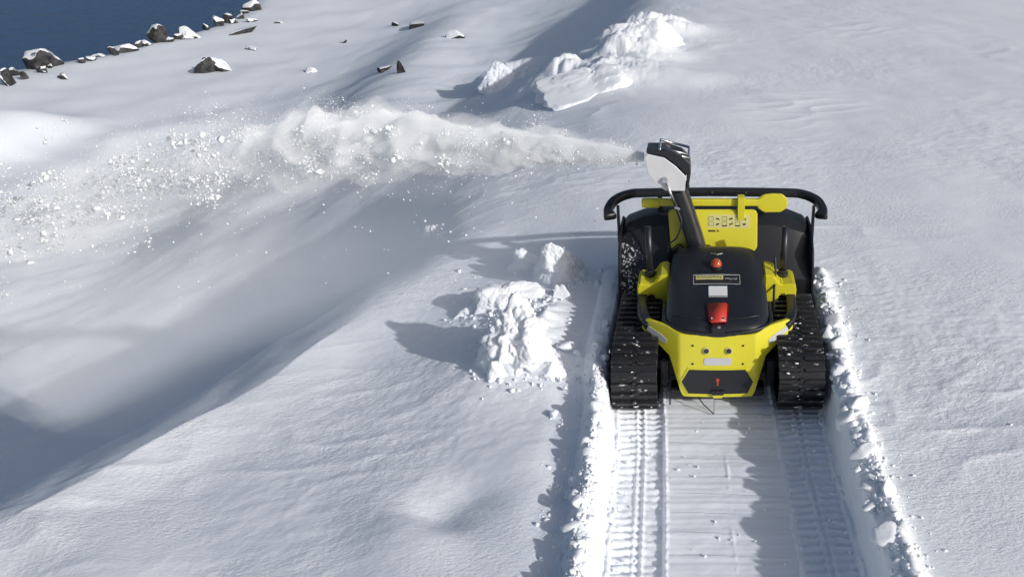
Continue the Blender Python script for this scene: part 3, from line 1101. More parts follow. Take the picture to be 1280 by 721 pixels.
px_ = np.array([0, 0.05, 0.10, 0.15, 0.178, 0.19, 0.20, 0.215, 0.235, 0.255, 0.28, 0.31, 0.34, 0.37, 0.395, 0.405])
pzt = np.interp(px_, [0, 0.17, 0.22, 0.265, 0.30, 0.385, 0.405], [0.412, 0.416, 0.425, 0.442, 0.442, 0.442, 0.425])
pzb = np.interp(px_, [0, 0.178, 0.19, 0.20, 0.255, 0.31, 0.385, 0.405], [0.082, 0.082, 0.092, 0.115, 0.285, 0.325, 0.365, 0.385])
px_ = np.concatenate([-px_[:0:-1], px_])
pzt = np.concatenate([pzt[:0:-1], pzt])
pzb = np.concatenate([pzb[:0:-1], pzb])
bm = bmesh.new()
rows = 10
fr = [[bm.verts.new((x, float(panel_y(x, zz)), zz)) for zz in np.linspace(b, t, rows)] for x, t, b in zip(px_, pzt, pzb)]
bk = [[bm.verts.new((x, float(panel_y(x, zz)) + 0.035, zz)) for zz in np.linspace(b + 0.006, t - 0.006, rows)] for x, t, b in zip(px_, pzt, pzb)]
for L in (fr, bk):
    for i in range(len(px_) - 1):
        for j in range(rows - 1):
            bm.faces.new((L[i][j], L[i + 1][j], L[i + 1][j + 1], L[i][j + 1]))
loopf = [fr[i][0] for i in range(len(px_))] + [fr[-1][j] for j in range(1, rows)] + [fr[i][-1] for i in range(len(px_) - 2, -1, -1)] + [fr[0][j] for j in range(rows - 2, 0, -1)]
loopb = [bk[i][0] for i in range(len(px_))] + [bk[-1][j] for j in range(1, rows)] + [bk[i][-1] for i in range(len(px_) - 2, -1, -1)] + [bk[0][j] for j in range(rows - 2, 0, -1)]
for i in range(len(loopf)):
    j = (i + 1) % len(loopf)
    bm.faces.new((loopf[i], loopf[j], loopb[j], loopb[i]))
bmesh.ops.recalc_face_normals(bm, faces=bm.faces)
bm_bevel(bm, 0.006, 2, 40)
panel = obj('rear_panel', bm, M_YELLOW, SB, True)
for p in panel.data.polygons:
    p.use_smooth = True
md = panel.modifiers.new('edges', 'EDGE_SPLIT')
md.split_angle = R(35)


def panel_patch(poly, off, mat, name, parent, bev=0.0, depth=0.012):
    bm = bmesh.new()
    pts = []
    for (a, b), (c, d) in zip(poly, poly[1:] + poly[:1]):
        m = max(1, int(math.hypot(c - a, d - b) / 0.02))
        for t in np.linspace(0, 1, m + 1)[:-1]:
            pts.append((a + (c - a) * t, b + (d - b) * t))
    fr = [bm.verts.new((x, float(panel_y(x, z)) - off, z)) for x, z in pts]
    bk = [bm.verts.new((x, float(panel_y(x, z)) + depth, z)) for x, z in pts]
    cx_, cz_ = np.mean([p[0] for p in pts]), np.mean([p[1] for p in pts])
    c = bm.verts.new((cx_, float(panel_y(cx_, cz_)) - off, cz_))
    for i in range(len(pts)):
        j = (i + 1) % len(pts)
        bm.faces.new((fr[i], fr[j], c))
        bm.faces.new((fr[i], fr[j], bk[j], bk[i]))
    return obj(name, bm, mat, parent)


hexp = [(-0.150, 0.232), (0.146, 0.232), (0.187, 0.165), (0.158, 0.104), (-0.155, 0.104), (-0.190, 0.165)]
hexo = [(-0.156, 0.242), (0.152, 0.242), (0.198, 0.165), (0.164, 0.096), (-0.161, 0.096), (-0.201, 0.165)]
panel_patch(hexo, 0.004, M_YELLOW, 'hatch_frame', panel)
hatch = panel_patch(hexp, 0.0065, M_BLACK, 'hatch', SB)
hatch['label'] = 'black six-sided hatch low on the yellow rear panel'
panel_patch([(-0.036, 0.127), (0.036, 0.127), (0.030, 0.104), (-0.030, 0.104)], 0.02, M_BLACK, 'hatch_latch', hatch)
panel_patch([(-0.004, 0.172), (0.004, 0.172), (0.004, 0.150), (-0.004, 0.150)], 0.0085, M_RED, 'key_mark', hatch)
panel_patch([(-0.009 + 0.009 * 0, 0.184), (0.0, 0.190), (0.009, 0.184), (0.007, 0.174), (-0.007, 0.174)], 0.0085, M_RED, 'key_mark', hatch)
panel_patch([(-0.030, 0.100), (0.030, 0.100), (0.022, 0.084), (-0.022, 0.084)], 0.012, M_YELLOW, 'panel_lip', panel)
for x in (-0.060, 0.058):
    bm = bmesh.new()
    bmesh.ops.create_cone(bm, cap_ends=True, segments=20, radius1=0.019, radius2=0.019, depth=0.012)
    bmesh.ops.rotate(bm, cent=(0, 0, 0), matrix=Matrix.Rotation(R(90 - 14), 3, 'X'), verts=bm.verts)
    bmesh.ops.translate(bm, vec=(x, float(panel_y(x, 0.335)) - 0.001, 0.335), verts=bm.verts)
    sn = obj('sensor_ring', bm, M_STRIPE, SB)
    bm = bmesh.new()
    bmesh.ops.create_cone(bm, cap_ends=True, segments=20, radius1=0.015, radius2=0.013, depth=0.014)
    bmesh.ops.rotate(bm, cent=(0, 0, 0), matrix=Matrix.Rotation(R(90 - 14), 3, 'X'), verts=bm.verts)
    bmesh.ops.translate(bm, vec=(x, float(panel_y(x, 0.335)) - 0.004, 0.335), verts=bm.verts)
    obj('sensor', bm, M_GLASS, sn)
for x in (-0.132, 0.132):
    for z in (0.36, 0.262):
        obj('screw', cyl((x, float(panel_y(x, z)) - 0.001, z), 0.006, 0.008, 'Y'), M_INK, panel)
bar = [(0.071 * sx + (0.008 if False else 0), 0) for sx in (-1, 1)]
lamp = [(-0.064, 0.296), (0.064, 0.296), (0.072, 0.289), (0.072, 0.264), (0.064, 0.257), (-0.064, 0.257), (-0.072, 0.264), (-0.072, 0.289)]
panel_patch(lamp, 0.003, M_LENS, 'reversing_lamp', SB)
for s in (-1, 1):
    q = [(0.372, 0.402), (0.355, 0.368), (0.255, 0.352), (0.255, 0.372), (0.29, 0.402)]
    q = [(0.385, 0.415), (0.376, 0.385), (0.335, 0.362), (0.275, 0.345), (0.268, 0.368), (0.30, 0.388)]
    pl = panel_patch([(s * a, b) for a, b in q], 0.004, M_LENS, 'tail_lamp', SB)

# chassis ----------------------------------------------------------
obj('chassis', box((0, 0.52, 0.225), (0.52, 0.70, 0.23), 0.02), M_BLACK, SB)
obj('rear_skirt', merge(box((0, 0.11, 0.085), (0.50, 0.10, 0.05), 0.008), box((-0.255, 0.05, 0.06), (0.008, 0.008, 0.09), 0.002)), M_BLACK, SB)
for s in (-1, 1):
    obj('track_mount', merge(box((s * 0.30, 0.40, 0.20), (0.10, 0.40, 0.12), 0.015), box((s * 0.285, 0.19, 0.17), (0.04, 0.14, 0.16), 0.01)), M_BLACK, SB)
    # fender: yellow shoulder, black arm curving back to the panel's wing
    poly = [(0.272, 0.525), (0.325, 0.52), (0.355, 0.475), (0.372, 0.462), (0.445, 0.470), (0.458, 0.440), (0.455, 0.372), (0.405, 0.366), (0.385, 0.402), (0.36, 0.40), (0.345, 0.33), (0.275, 0.31)]
    obj('fender', prism([(s * a, b) for a, b in poly], 0.60, 0.80, 'Y', 0.008), M_YELLOW, SB)
    obj('fender_arm', sweep(smooth_path([(s * 0.425, 0.64, 0.385), (s * 0.422, 0.52, 0.385), (s * 0.412, 0.38, 0.405), (s * 0.392, 0.27, 0.42), (s * 0.36, 0.215, 0.405)], 6), rrect(0.055, 0.04, 0.01, 3)), M_BLACK, SB, True)
    obj('fender_shelf', prism([(s * 0.27, 0.24), (s * 0.375, 0.24), (s * 0.385, 0.60), (s * 0.27, 0.60)], 0.30, 0.33, 'Z', 0.01), M_BLACK, SB)
    pst = obj('post', merge(tube([(s * 0.385, 0.72, 0.45), (s * 0.392, 0.735, 0.765)], 0.0195, 16)), M_STEEL, SB, True)
    obj('post_collar', merge(cyl((s * 0.385, 0.72, 0.475), 0.032, 0.03), cyl((s * 0.385, 0.72, 0.495), 0.024, 0.02)), M_BLACK, pst)
obj('hose', tube(smooth_path([(0.335, 0.70, 0.60), (0.338, 0.66, 0.52), (0.325, 0.56, 0.43), (0.318, 0.44, 0.36), (0.30, 0.38, 0.30)], 6), 0.007, 10), M_HOSE, SB, True)
obj('trail_rod', merge(tube([(-0.13, 0.07, 0.09), (-0.075, 0.0, 0.05), (-0.02, -0.03, 0.008)], 0.003, 8), tube([(-0.018, 0.06, 0.08), (-0.02, -0.03, 0.008)], 0.0015, 8)), M_STEEL, SB)

# tracks -------------------------------------------------------------
TR, TY0, TY1, TZ = 0.168, 0.085, 0.62, 0.189


def track_path(d):
    """point, outward normal and tangent on the belt at arc length d."""
    L = TY1 - TY0
    P = 2 * L + 2 * math.pi * TR
    d = d % P
    if d < L:
        return (TY0 + d, TZ + TR), (0, 1)
    d -= L
    if d < math.pi * TR:
        a = math.pi / 2 - d / TR
        return (TY1 + TR * math.cos(a), TZ + TR * math.sin(a)), (math.cos(a), math.sin(a))
    d -= math.pi * TR
    if d < L:
        return (TY1 - d, TZ - TR), (0, -1)
    d -= L
    a = -math.pi / 2 - d / TR
    return (TY0 + TR * math.cos(a), TZ + TR * math.sin(a)), (math.cos(a), math.sin(a))


PER = 2 * (TY1 - TY0) + 2 * math.pi * TR
TW = 0.236


def lug_mesh():
    b = []
    for s in (-1, 1):
        poly = [(s * 0.012, -0.012), (s * 0.040, -0.014), (s * TW / 2, -0.010), (s * TW / 2, 0.008), (s * 0.05, 0.011), (s * 0.012, 0.006)]
        b.append(prism(poly, -0.004, 0.021, 'Z', 0.003, 1))
    b.append(prism([(-0.013, -0.016), (0.013, -0.016), (0.013, 0.016), (-0.013, 0.016)], -0.004, 0.012, 'Z', 0.003, 1))
    bm = merge(*b)
    bmesh.ops.recalc_face_normals(bm, faces=bm.faces)
    me = bpy.data.meshes.new('lug')
    bm.to_mesh(me)
    bm.free()
    me.materials.append(M_RUBBER)
    return me


LUG = lug_mesh()
NL = 37
for s in (-1, 1):
    cxk = s * 0.432
    tr = empty('track', (0, 0, 0))
    tr.parent = SB
    n = 96
    sec_o, sec_i = [], []
    bm = bmesh.new()
    rings = []
    for i in range(n):
        (py_, pz_), (ny_, nz_) = track_path(PER * i / n)
        ring = []
        for (dx, dn) in ((-TW / 2, 0), (TW / 2, 0), (TW / 2, -0.018), (-TW / 2, -0.018)):
            ring.append(bm.verts.new((cxk + dx, py_ + ny_ * dn, pz_ + nz_ * dn)))
        rings.append(ring)
    for i in range(n):
        a, b = rings[i], rings[(i + 1) % n]
        for j in range(4):
            bm.faces.new((a[j], a[(j + 1) % 4], b[(j + 1) % 4], b[j]))
    obj('belt', bm, M_RUBBER, tr)
    for i in range(NL):
        (py_, pz_), (ny_, nz_) = track_path(PER * (i + 0.35 * (s > 0)) / NL)
        o = bpy.data.objects.new('lug', LUG)
        nrm = Vector((0, ny_, nz_))
        xax = Vector((1, 0, 0))
        yax = nrm.cross(xax)
        o.matrix_local = Matrix(((1, yax.x, nrm.x, cxk), (0, yax.y, nrm.y, py_), (0, yax.z, nrm.z, pz_), (0, 0, 0, 1)))
        o.parent = tr
        COL.objects.link(o)
    for (wy, wr) in ((TY0, 0.140), (TY1, 0.140)):
        obj('wheel', merge(cyl((cxk, wy, TZ), wr, 0.17, 'X', 32, 0.01), cyl((cxk, wy, TZ), wr * 0.35, 0.21, 'X', 20, 0.006)), M_BLACK, tr)
    for wy in (0.28, 0.44):
        obj('road_wheel', cyl((cxk, wy, 0.098), 0.065, 0.16, 'X', 24, 0.008), M_BLACK, tr)
    # snow caught between the lugs
    cv, cf, k = [], [], 0
    r3 = np.random.default_rng(5 + s)
    for i in range(26):
        d = PER * r3.uniform(0.74, 1.12)
        (py_, pz_), (ny_, nz_) = track_path(d)
        dx = np.clip(r3.normal(0, 0.012), -0.1, 0.1) if r3.random() < 0.5 else r3.uniform(-0.11, 0.11)
        rr = r3.uniform(0.0012, 0.004) if r3.random() < 0.88 else r3.uniform(0.004, 0.006)
        vv = v0 * rr * r3.uniform(0.6, 1.5, 3) * np.array([2.2, 1, 0.8]) * (1 + 0.3 * r3.normal(size=(len(v0), 1))) + np.array([cxk + dx, py_ + ny_ * (0.004 + 0.018 * r3.random()), pz_ + nz_ * (0.004 + 0.018 * r3.random())])
        cv.append(vv)
        cf.append(f0 + k)
        k += len(v0)
    o = raw('packed_snow', np.concatenate(cv), np.concatenate(cf), M_CLOD, tr)
    o['kind'] = 'stuff'

# auger housing ------------------------------------------------------
xs = np.array([-0.575, -0.55, -0.45, -0.32, -0.15, 0.0, 0.15, 0.32, 0.45, 0.55, 0.575])
topz = np.interp(np.abs(xs), [0, 0.32, 0.45, 0.55, 0.575], [0.705, 0.702, 0.672, 0.632, 0.605])
bm = bmesh.new()
rg = []
for x, tz in zip(xs, topz):
    k = tz - 0.705
    out = [(0.90, 0.06), (0.88, 0.20), (0.89, 0.36), (1.0, 0.50 + 0.5 * k), (1.08, 0.64 + 0.8 * k), (1.15, 0.695 + k), (1.25, 0.705 + k), (1.34, 0.68 + k), (1.40, 0.60 + k)]
    inn = [(1.385, 0.59 + k), (1.325, 0.66 + k), (1.25, 0.685 + k), (1.16, 0.675 + k), (1.10, 0.625 + 0.8 * k), (1.025, 0.49 + 0.5 * k), (0.915, 0.36), (0.905, 0.20), (0.925, 0.06)]
    rg.append([bm.verts.new((x, a, b)) for a, b in out + inn])
for a, b in zip(rg, rg[1:]):
    for j in range(len(a)):
        bm.faces.new((a[j], a[(j + 1) % len(a)], b[(j + 1) % len(a)], b[j]))
bm.faces.new(rg[0])
bm.faces.new(rg[-1])
hs = obj('auger_housing', bm, M_FROST, SB, True)
md = hs.modifiers.new('edges', 'EDGE_SPLIT')
md.split_angle = R(22)
for s in (-1, 1):
    sp = [(0.87, 0.03), (0.85, 0.20), (0.87, 0.40), (0.93, 0.53), (1.03, 0.60), (1.16, 0.618), (1.30, 0.612), (1.40, 0.55), (1.47, 0.30), (1.46, 0.03)]
    a = s * 0.576
    obj('side_plate', prism(sp, min(a, a + s * 0.014), max(a, a + s * 0.014), 'X', 0.004), M_STEEL, SB)
    obj('bumper_leg', prism([(1.125, 0.50), (1.165, 0.50), (1.165, 0.735), (1.125, 0.745)], min(s * 0.592, s * 0.608), max(s * 0.592, s * 0.608), 'X', 0.003), M_STEEL, SB)
obj('auger_shaft', cyl((0, 1.22, 0.28), 0.03, 1.14, 'X'), M_STEEL, SB)
for s in (-1, 1):
    V, F = [], []
    N = 90
    for i in range(N):
        t = i / (N - 1)
        a = s * t * math.pi * 5
        x = s * (0.03 + 0.53 * t)
        for rr in (0.03, 0.175):
            for dx in (-0.004, 0.004):
                V.append((x + dx, 1.22 + rr * math.cos(a), 0.28 + rr * math.sin(a)))
    for i in range(N - 1):
        b = i * 4
        for q in ((0, 2, 6, 4), (1, 5, 7, 3), (2, 3, 7, 6)):
            F.append([b + k for k in q])
    raw('auger_flight', V, F, M_STEEL, SB)

# bumper bar
bp = smooth_path([(-0.642, 1.075, 0.690), (-0.660, 1.13, 0.712), (-0.625, 1.22, 0.745), (-0.54, 1.285, 0.762), (-0.42, 1.30, 0.766), (0.0, 1.31, 0.768),
                  (0.42, 1.30, 0.766), (0.54, 1.285, 0.762), (0.625, 1.22, 0.745), (0.655, 1.13, 0.715), (0.640, 1.075, 0.695)], 8)
nb = len(bp)
sc = [(1 + 0.5 * sst(0.80, 1.0, abs(2 * i / (nb - 1) - 1)), 1 - 0.1 * sst(0.85, 1, abs(2 * i / (nb - 1) - 1))) for i in range(nb)]
bar = obj('bumper_bar', sweep(bp, rrect(0.052, 0.050, 0.013, 4), scales=[(float(a), float(b)) for a, b in sc]), M_STEEL, SB, True)
for x in (-0.022, 0.19):
    obj('bolt', cyl((x, 1.283, 0.772), 0.008, 0.012, 'Y', 12, 0.002), M_CHROME, bar)
for x in (-0.35, 0.35):
    obj('bumper_bracket', box((x, 1.27, 0.715), (0.03, 0.06, 0.06), 0.004), M_STEEL, bar)

# yellow chute plate with pictograms
pp = [(-0.288, 0.738), (-0.272, 0.750), (0.232, 0.750), (0.250, 0.733), (0.250, 0.532), (0.228, 0.505), (-0.252, 0.505), (-0.274, 0.530)]
plate = obj('chute_plate', prism(pp, 0.0, 0.018, 'Y', 0.006), M_YELLOW, SB)
PT = R(9)
for v in plate.data.vertices:                    # lean the plate forward a little at the top
    v.co.y += 0.955 + (v.co.z - 0.47) * 0.30


def plate_y(z):
    return 0.955 + (z - 0.47) * 0.30


def pmark(x0, x1, z0, z1, mat, name, off=0.0015):
    bm = prism([(x0, z0), (x1, z0), (x1, z1), (x0, z1)], -off, 0.001, 'Y', 0)
    for v in bm.verts:
        v.co.y += plate_y(v.co.z)
    return bm


marks = []
random.seed(12)
for r_ in range(2):
    for c_ in range(6):
        x = -0.045 + c_ * 0.040
        z = 0.690 - r_ * 0.030
        k = (c_ + r_) % 3
        if c_ % 2 == 0:
            marks.append(pmark(x, x + 0.031, z, z + 0.002, M_INK, 'm'))
            marks.append(pmark(x, x + 0.031, z + 0.02, z + 0.022, M_INK, 'm'))
            marks.append(pmark(x, x + 0.002, z, z + 0.022, M_INK, 'm'))
            marks.append(pmark(x + 0.029, x + 0.031, z, z + 0.022, M_INK, 'm'))
            if r_ == 1 and c_ > 0:
                marks.append(pmark(x, x + 0.031, z - 0.004, z + 0.003, M_INK, 'm'))
        else:
            for q in range(3):
                a = x + 0.006 + 0.007 * q
                h0 = random.uniform(0, 0.009)
                marks.append(pmark(a, a + 0.005, z + h0, z + h0 + random.uniform(0.007, 0.013), M_INK, 'm'))
            marks.append(pmark(x + 0.006, x + 0.024, z + 0.008, z + 0.013, M_INK, 'm', 0.0019))
for i in range(9):
    x = -0.046 + i * 0.0062 + (0.008 if i > 6 else 0)
    marks.append(pmark(x, x + 0.0045, 0.625, 0.635, M_INK, 'm'))
pc = obj('pictogram_label', pmark(-0.05, 0.205, 0.646, 0.724, M_STRIPE, 'm', 0.0008), M_STRIPE, plate)
obj('pictograms', merge(*marks), M_INK, plate)['kind'] = 'stuff'

# chute ----------------------------------------------------------------
cp = smooth_path([(-0.095, 0.93, 0.44), (-0.115, 0.935, 0.56), (-0.175, 0.955, 0.76), (-0.232, 0.97, 0.93), (-0.248, 0.975, 1.0)], 6)
chute = obj('chute', sweep(cp, rrect(0.106, 0.12, 0.042, 5), up=Vector((0, 1, 0))), M_STEEL, SB, True)
obj('chute_ring', merge(cyl((-0.10, 0.93, 0.50), 0.095, 0.05, 'Z', 32), cyl((-0.10, 0.93, 0.535), 0.08, 0.03, 'Z', 32)), M_BLACK, SB)
obj('chute_band', sweep([(-0.222, 0.966, 0.90), (-0.232, 0.97, 0.93)], rrect(0.138, 0.14, 0.048, 5), up=Vector((0, 1, 0))), M_BLACK, chute, True)
dp = [(-0.409, 1.128), (-0.392, 1.146), (-0.30, 1.125), (-0.235, 1.075), (-0.176, 1.012), (-0.183, 0.925), (-0.295, 0.928), (-0.345, 0.962), (-0.392, 1.03)]
for (a, mt) in ((0.885, M_ALU), (1.045, M_STEEL)):
    obj('deflector_side', prism(dp, a, a + 0.006, 'Y', 0.002, 1), mt, SB)
roof = [(-0.400, 1.150), (-0.300, 1.132), (-0.236, 1.084), (-0.172, 1.02), (-0.174, 0.94), (-0.162, 0.94), (-0.148, 1.03), (-0.152, 1.085), (-0.20, 1.135), (-0.29, 1.166), (-0.398, 1.166)]
rf = obj('deflector_roof', prism(roof[::-1], 0.8905, 1.046, 'Y', 0.003, 1), M_STEEL, SB)
for i in range(5):
    x = -0.185 - 0.028 * i
    z = 1.105 + 0.019 * i - 0.0022 * i * i
    obj('roof_rib', box((x, 0.965, z), (0.008, 0.15, 0.014), 0.003, ('Y', R(35 - 6 * i))), M_BLACK, rf)
obj('roof_frame', merge(tube([(-0.325, 0.90, 1.160), (-0.325, 1.04, 1.185), (-0.160, 1.04, 1.140), (-0.160, 0.90, 1.118), (-0.325, 0.90, 1.160)], 0.008, 10),
                        tube([(-0.32, 0.93, 1.172), (-0.165, 0.93, 1.130)], 0.005, 8)), M_CHROME, rf, True)
act = obj('actuator', tube([(-0.292, 0.872, 0.985), (-0.232, 0.882, 0.83)], 0.007, 12), M_CHROME, SB, True)
obj('actuator_joint', cyl((-0.296, 0.874, 0.995), 0.017, 0.018, 'Y'), M_CHROME, act)
obj('actuator_clevis', box((-0.228, 0.882, 0.822), (0.034, 0.014, 0.014), 0.003, ('Y', R(20))), M_CHROME, act)
obj('cable', tube(smooth_path([(-0.23, 0.88, 0.82), (-0.205, 0.865, 0.74), (-0.235, 0.87, 0.64), (-0.28, 0.89, 0.59), (-0.29, 0.90, 0.52)], 8), 0.005, 8), M_HOSE, SB, True)
obj('chute_motor', merge(cyl((-0.205, 0.88, 0.50), 0.028, 0.06, 'Y'), cyl((-0.205, 0.845, 0.50), 0.014, 0.02, 'Y')), M_CHROME, SB)
obj('chute_cover', prism([(-0.29, 0.40), (-0.16, 0.40), (-0.165, 0.52), (-0.22, 0.58), (-0.285, 0.52)], 0.90, 0.955, 'Y', 0.01), M_BLACK, SB)

# clip and clean-out paddle clipped behind the bumper bar
obj('tool_clip', merge(prism([(0.128, 0.69), (0.172, 0.69), (0.172, 0.832), (0.128, 0.832)], 1.018, 1.030, 'Y', 0.003), box((0.15, 1.055, 0.826), (0.044, 0.06, 0.014), 0.003), box((0.15, 1.055, 0.758), (0.044, 0.05, 0.012), 0.003)), M_YELLOW, SB)
TOOL = empty('clean_out_tool', (0, 1.062, 0.792))
tag(TOOL, 'long yellow clean-out paddle clipped between the bumper bar and the chute plate', 'paddle')
hp = [(-0.44, 1.07, 0.752), (0.27, 1.07, 0.752)]
o = obj('shaft', sweep([(-0.345, 0, 0), (0.27, 0, 0)], rrect(0.036, 0.044, 0.010, 3)), M_YELLOW, TOOL)
o = obj('grip', sweep([(-0.447, 0, -0.004), (-0.44, 0, -0.004), (-0.345, 0, -0.004), (-0.34, 0, -0.004)], rrect(0.046, 0.056, 0.014, 3), scales=[(.8, .8), (1, 1), (1, 1), (.8, .8)]), M_YELLOW, TOOL)
blade = [(0.245, -0.015), (0.245, 0.020), (0.285, 0.050), (0.335, 0.056), (0.395, 0.054), (0.428, 0.024), (0.430, -0.030), (0.39, -0.060), (0.29, -0.062), (0.252, -0.036)]
o = obj('blade', prism(blade, -0.016, 0.008, 'Y', 0.006), M_YELLOW, TOOL)

# ------------------------------------------------------------------ thrown snow
random.seed(21)
PL = np.array([(-0.42, 0.99, 1.095), (-0.93, 1.12, 1.090), (-1.44, 1.28, 1.060), (-1.99, 1.45, 1.03), (-2.57, 1.62, 0.965), (-3.21, 1.80, 0.84), (-3.9, 1.98, 0.64), (-4.65, 2.15, 0.39), (-5.45, 2.30, 0.09), (-6.1, 2.4, -0.2)])
SG = np.array([0.030, 0.082, 0.125, 0.150, 0.175, 0.195, 0.225, 0.26, 0.30, 0.33])


def plume_at(s):
    k = np.linspace(0, 1, len(PL))
    return np.stack([np.interp(s, k, PL[:, i]) for i in range(3)], -1), np.interp(s, k, SG)


def plume_pts(n, s, spread=1.0, clump=0.6, seed=1):
    r = np.random.default_rng(seed)
    c, sg = plume_at(s)
    p = c + r.normal(size=(n, 3)) * sg[:, None] * np.array([1.0, 1.0, 0.62]) * spread
    # gather into puffs
    q = p * 5.5
    d = np.stack([perlin(q[:, 0], q[:, 1], q[:, 2], 71 + i) for i in range(3)], -1)
    return p + d * sg[:, None] * clump


def points_object(name, p, rad, mat, label, cat):
    me = bpy.data.meshes.new(name)
    me.vertices.add(len(p))
    me.vertices.foreach_set('co', p.astype(np.float32).ravel())
    at = me.attributes.new('rad', 'FLOAT', 'POINT')
    at.data.foreach_set('value', rad.astype(np.float32))
    o = link(name, me, mat)
    ng = bpy.data.node_groups.new(name + '_points', 'GeometryNodeTree')
    ng.interface.new_socket('Geometry', in_out='INPUT', socket_type='NodeSocketGeometry')
    ng.interface.new_socket('Geometry', in_out='OUTPUT', socket_type='NodeSocketGeometry')
    gi, go = ng.nodes.new('NodeGroupInput'), ng.nodes.new('NodeGroupOutput')
    mp = ng.nodes.new('GeometryNodeMeshToPoints')
    na = ng.nodes.new('GeometryNodeInputNamedAttribute')
    na.data_type = 'FLOAT'
    na.inputs['Name'].default_value = 'rad'
    sm = ng.nodes.new('GeometryNodeSetMaterial')
    sm.inputs['Material'].default_value = mat
    ng.links.new(gi.outputs[0], mp.inputs['Mesh'])
    ng.links.new(na.outputs['Attribute'], mp.inputs['Radius'])
    ng.links.new(mp.outputs[0], sm.inputs['Geometry'])
    ng.links.new(sm.outputs[0], go.inputs[0])
    o.modifiers.new('points', 'NODES').node_group = ng
    tag(o, label, cat, kind='stuff')
    return o


r = np.random.default_rng(3)
N1 = 36000
s1 = r.beta(1.0, 2.1, N1)
p1 = plume_pts(N1, s1, 1.0, 0.9, 4)[r.random(N1) < np.interp(s1, [0, 0.3, 0.45, 0.6, 1], [0.12, 0.25, 1, 0.6, 0.35])]
NP = 46                                                   # billowing puffs
sp = r.beta(1.3, 1.9, NP)
pc_, ps_ = plume_at(sp)
pc_ = pc_ + r.normal(size=(NP, 3)) * ps_[:, None] * np.array([1, 0.8, 0.45]) + np.array([0, 0, 0.35]) * ps_[:, None]
which = r.integers(0, NP, 14000)
p2_ = pc_[which] + r.normal(size=(14000, 3)) * (ps_[which] * r.uniform(0.25, 0.5, NP)[which])[:, None]
p1 = np.concatenate([p1, p2_])
N1 = len(p1)
a1 = r.uniform(0.0008, 0.0024, N1) * np.where(r.random(N1) < 0.05, 2.4, 1.0)
points_object('snow_spray', p1, a1, M_FLAKE, 'stream of flying snow blown left from the machine chute', 'snow spray')

# powder hanging in the stream: two nested bodies of thin white mist
def mist(name, s0, s1, k, density, seed, label, wob, lift=0.0, fr=4.0, zk=0.72):
    n, m = 150, 56
    V = []
    for i in range(n):
        t = i / (n - 1)
        c, sg = plume_at(np.array([s0 + (s1 - s0) * t]))
        c, sg = c[0], sg[0]
        end = min(1, (1 - t) * 3.0) ** 0.6
        for j in range(m):
            a = 2 * math.pi * j / m
            d = np.array([0.0, math.cos(a), zk * math.sin(a)])
            V.append((c, d, sg * k * (0.12 + 0.88 * end)))
    C_ = np.array([v[0] for v in V])
    D_ = np.array([v[1] for v in V])
    S_ = np.array([v[2] for v in V])
    P = C_ + D_ * S_[:, None]
    q = P * fr * np.array([0.62, 1.0, 1.0])
    w = 1 + wob * (fbm(q[:, 0], q[:, 1], q[:, 2], 4, seed) + 0.4 * np.abs(perlin(q[:, 0] * 1.7, q[:, 1] * 1.7, q[:, 2] * 1.7, seed + 9)))
    P = C_ + D_ * (S_ * np.clip(w, 0.2, 2.2))[:, None] + np.array([0, 0, 1]) * (S_ * lift)[:, None]
    F = []
    for i in range(n - 1):
        for j in range(m):
            F.append((i * m + j, i * m + (j + 1) % m, (i + 1) * m + (j + 1) % m, (i + 1) * m + j))
    bm = bmesh.new()
    vs = [bm.verts.new(p) for p in P]
    for f in F:
        bm.faces.new([vs[x] for x in f])
    bm.faces.new(vs[:m][::-1])
    bm.faces.new(vs[-m:])
    mt = bpy.data.materials.new(name + ' powder')
    mt.use_nodes = True
    nt = mt.node_tree
    nt.nodes.clear()
    out = nt.nodes.new('ShaderNodeOutputMaterial')
    pv = nt.nodes.new('ShaderNodeVolumePrincipled')
    pv.inputs['Color'].default_value = (0.972, 0.987, 1.0, 1)
    pv.inputs['Density'].default_value = density
    pv.inputs['Anisotropy'].default_value = -0.55
    nt.links.new(pv.outputs[0], out.inputs['Volume'])
    o = obj(name, bm, mt, None, True)
    tag(o, label, 'snow mist', kind='stuff')


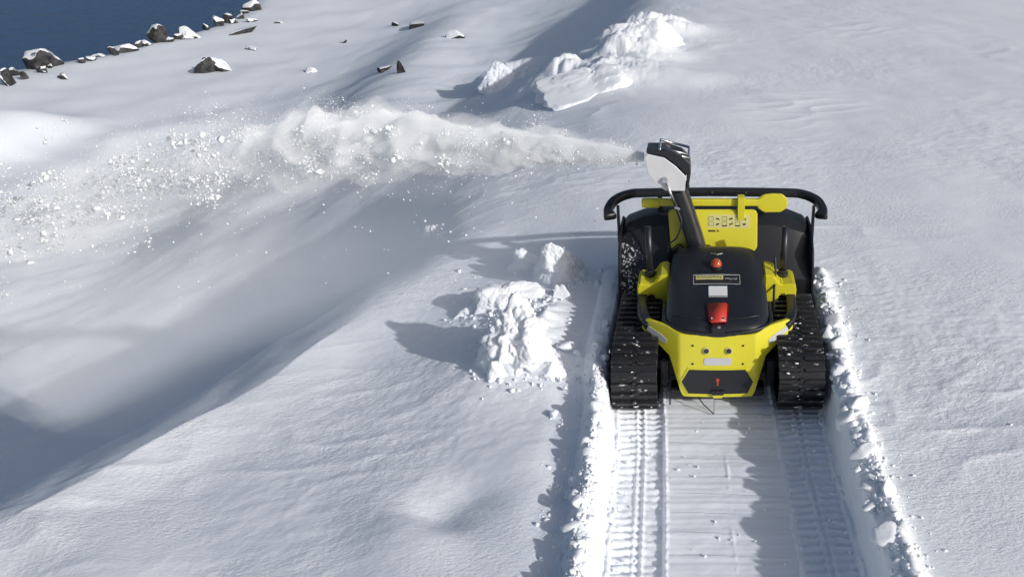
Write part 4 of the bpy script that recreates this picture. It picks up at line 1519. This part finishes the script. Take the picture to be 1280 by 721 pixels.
mist('snow_mist', 0.0, 0.24, 1.15, 70.0, 79, 'solid white jet of powder at the mouth of the chute', 0.5, 0.05, 9.0)
mist('snow_mist', 0.0, 0.50, 0.90, 30.0, 81, 'dense white powder in the core of the snow stream', 0.9, 0.15, 8.0)
mist('snow_mist', 0.0, 0.58, 1.25, 9.0, 83, 'looser white powder wrapped round the core of the snow stream', 1.0, 0.12, 6.5)
mist('snow_mist', 0.0, 0.66, 1.55, 2.0, 86, 'soft outer powder of the snow stream', 0.9, 0.05, 5.0)
mist('snow_haze', 0.02, 0.98, 2.3, 0.17, 91, 'thin powder haze hanging round the snow stream', 0.7, -0.08, 3.4)
mist('snow_veil', 0.10, 1.0, 4.4, 0.095, 96, 'faint veil of fine powder drifting down below the snow stream', 0.35, -0.9, 1.2, 1.0)

# larger clumps in the spray
cv, cf, k = [], [], 0
NC = 260                                                  # loose flocks of lumps
sc_ = r.beta(2.6, 1.7, NC)
cc_ = plume_pts(NC, sc_, 0.85, 0.8, 6)
_, cs_ = plume_at(sc_)
for i in range(NC):
    for j in range(int(r.integers(8, 42))):
        p = cc_[i] + r.normal(size=3) * cs_[i] * np.array([0.22, 0.22, 0.13])
        rr = r.choice((0.003, 0.0045, 0.006, 0.008, 0.011, 0.016), p=(0.28, 0.27, 0.21, 0.14, 0.07, 0.03))
        v, f = ICO[2] if rr > 0.008 else ICO[1]
        nn = 1 + 0.9 * perlin(v[:, 0] * 1.7, v[:, 1] * 1.7, v[:, 2] * 1.7, int(r.integers(1, 200)))
        cv.append(v * nn[:, None] * rr * r.uniform(0.5, 1.6, 3) + p)
        cf.append(f + k)
        k += len(v)
for i in range(450):                                      # strays
    p = plume_pts(1, np.array([r.beta(2.0, 1.5)]), 2.0, 0.5, int(r.integers(1, 9999)))[0] - np.array([0, 0, abs(r.normal(0, 0.25))])
    v, f = ICO[1]
    cv.append(v * r.choice((0.002, 0.003, 0.004, 0.006)) * r.uniform(0.6, 1.5, 3) + p)
    cf.append(f + k)
    k += len(v)
o = raw('snow_clumps', np.concatenate(cv), np.concatenate(cf), M_FLAKE)
tag(o, 'flying lumps of snow in the spray left of the chute', 'snow spray', kind='stuff')
print('tris', sum(len(o.data.polygons) for o in bpy.data.objects if o.type == 'MESH'))
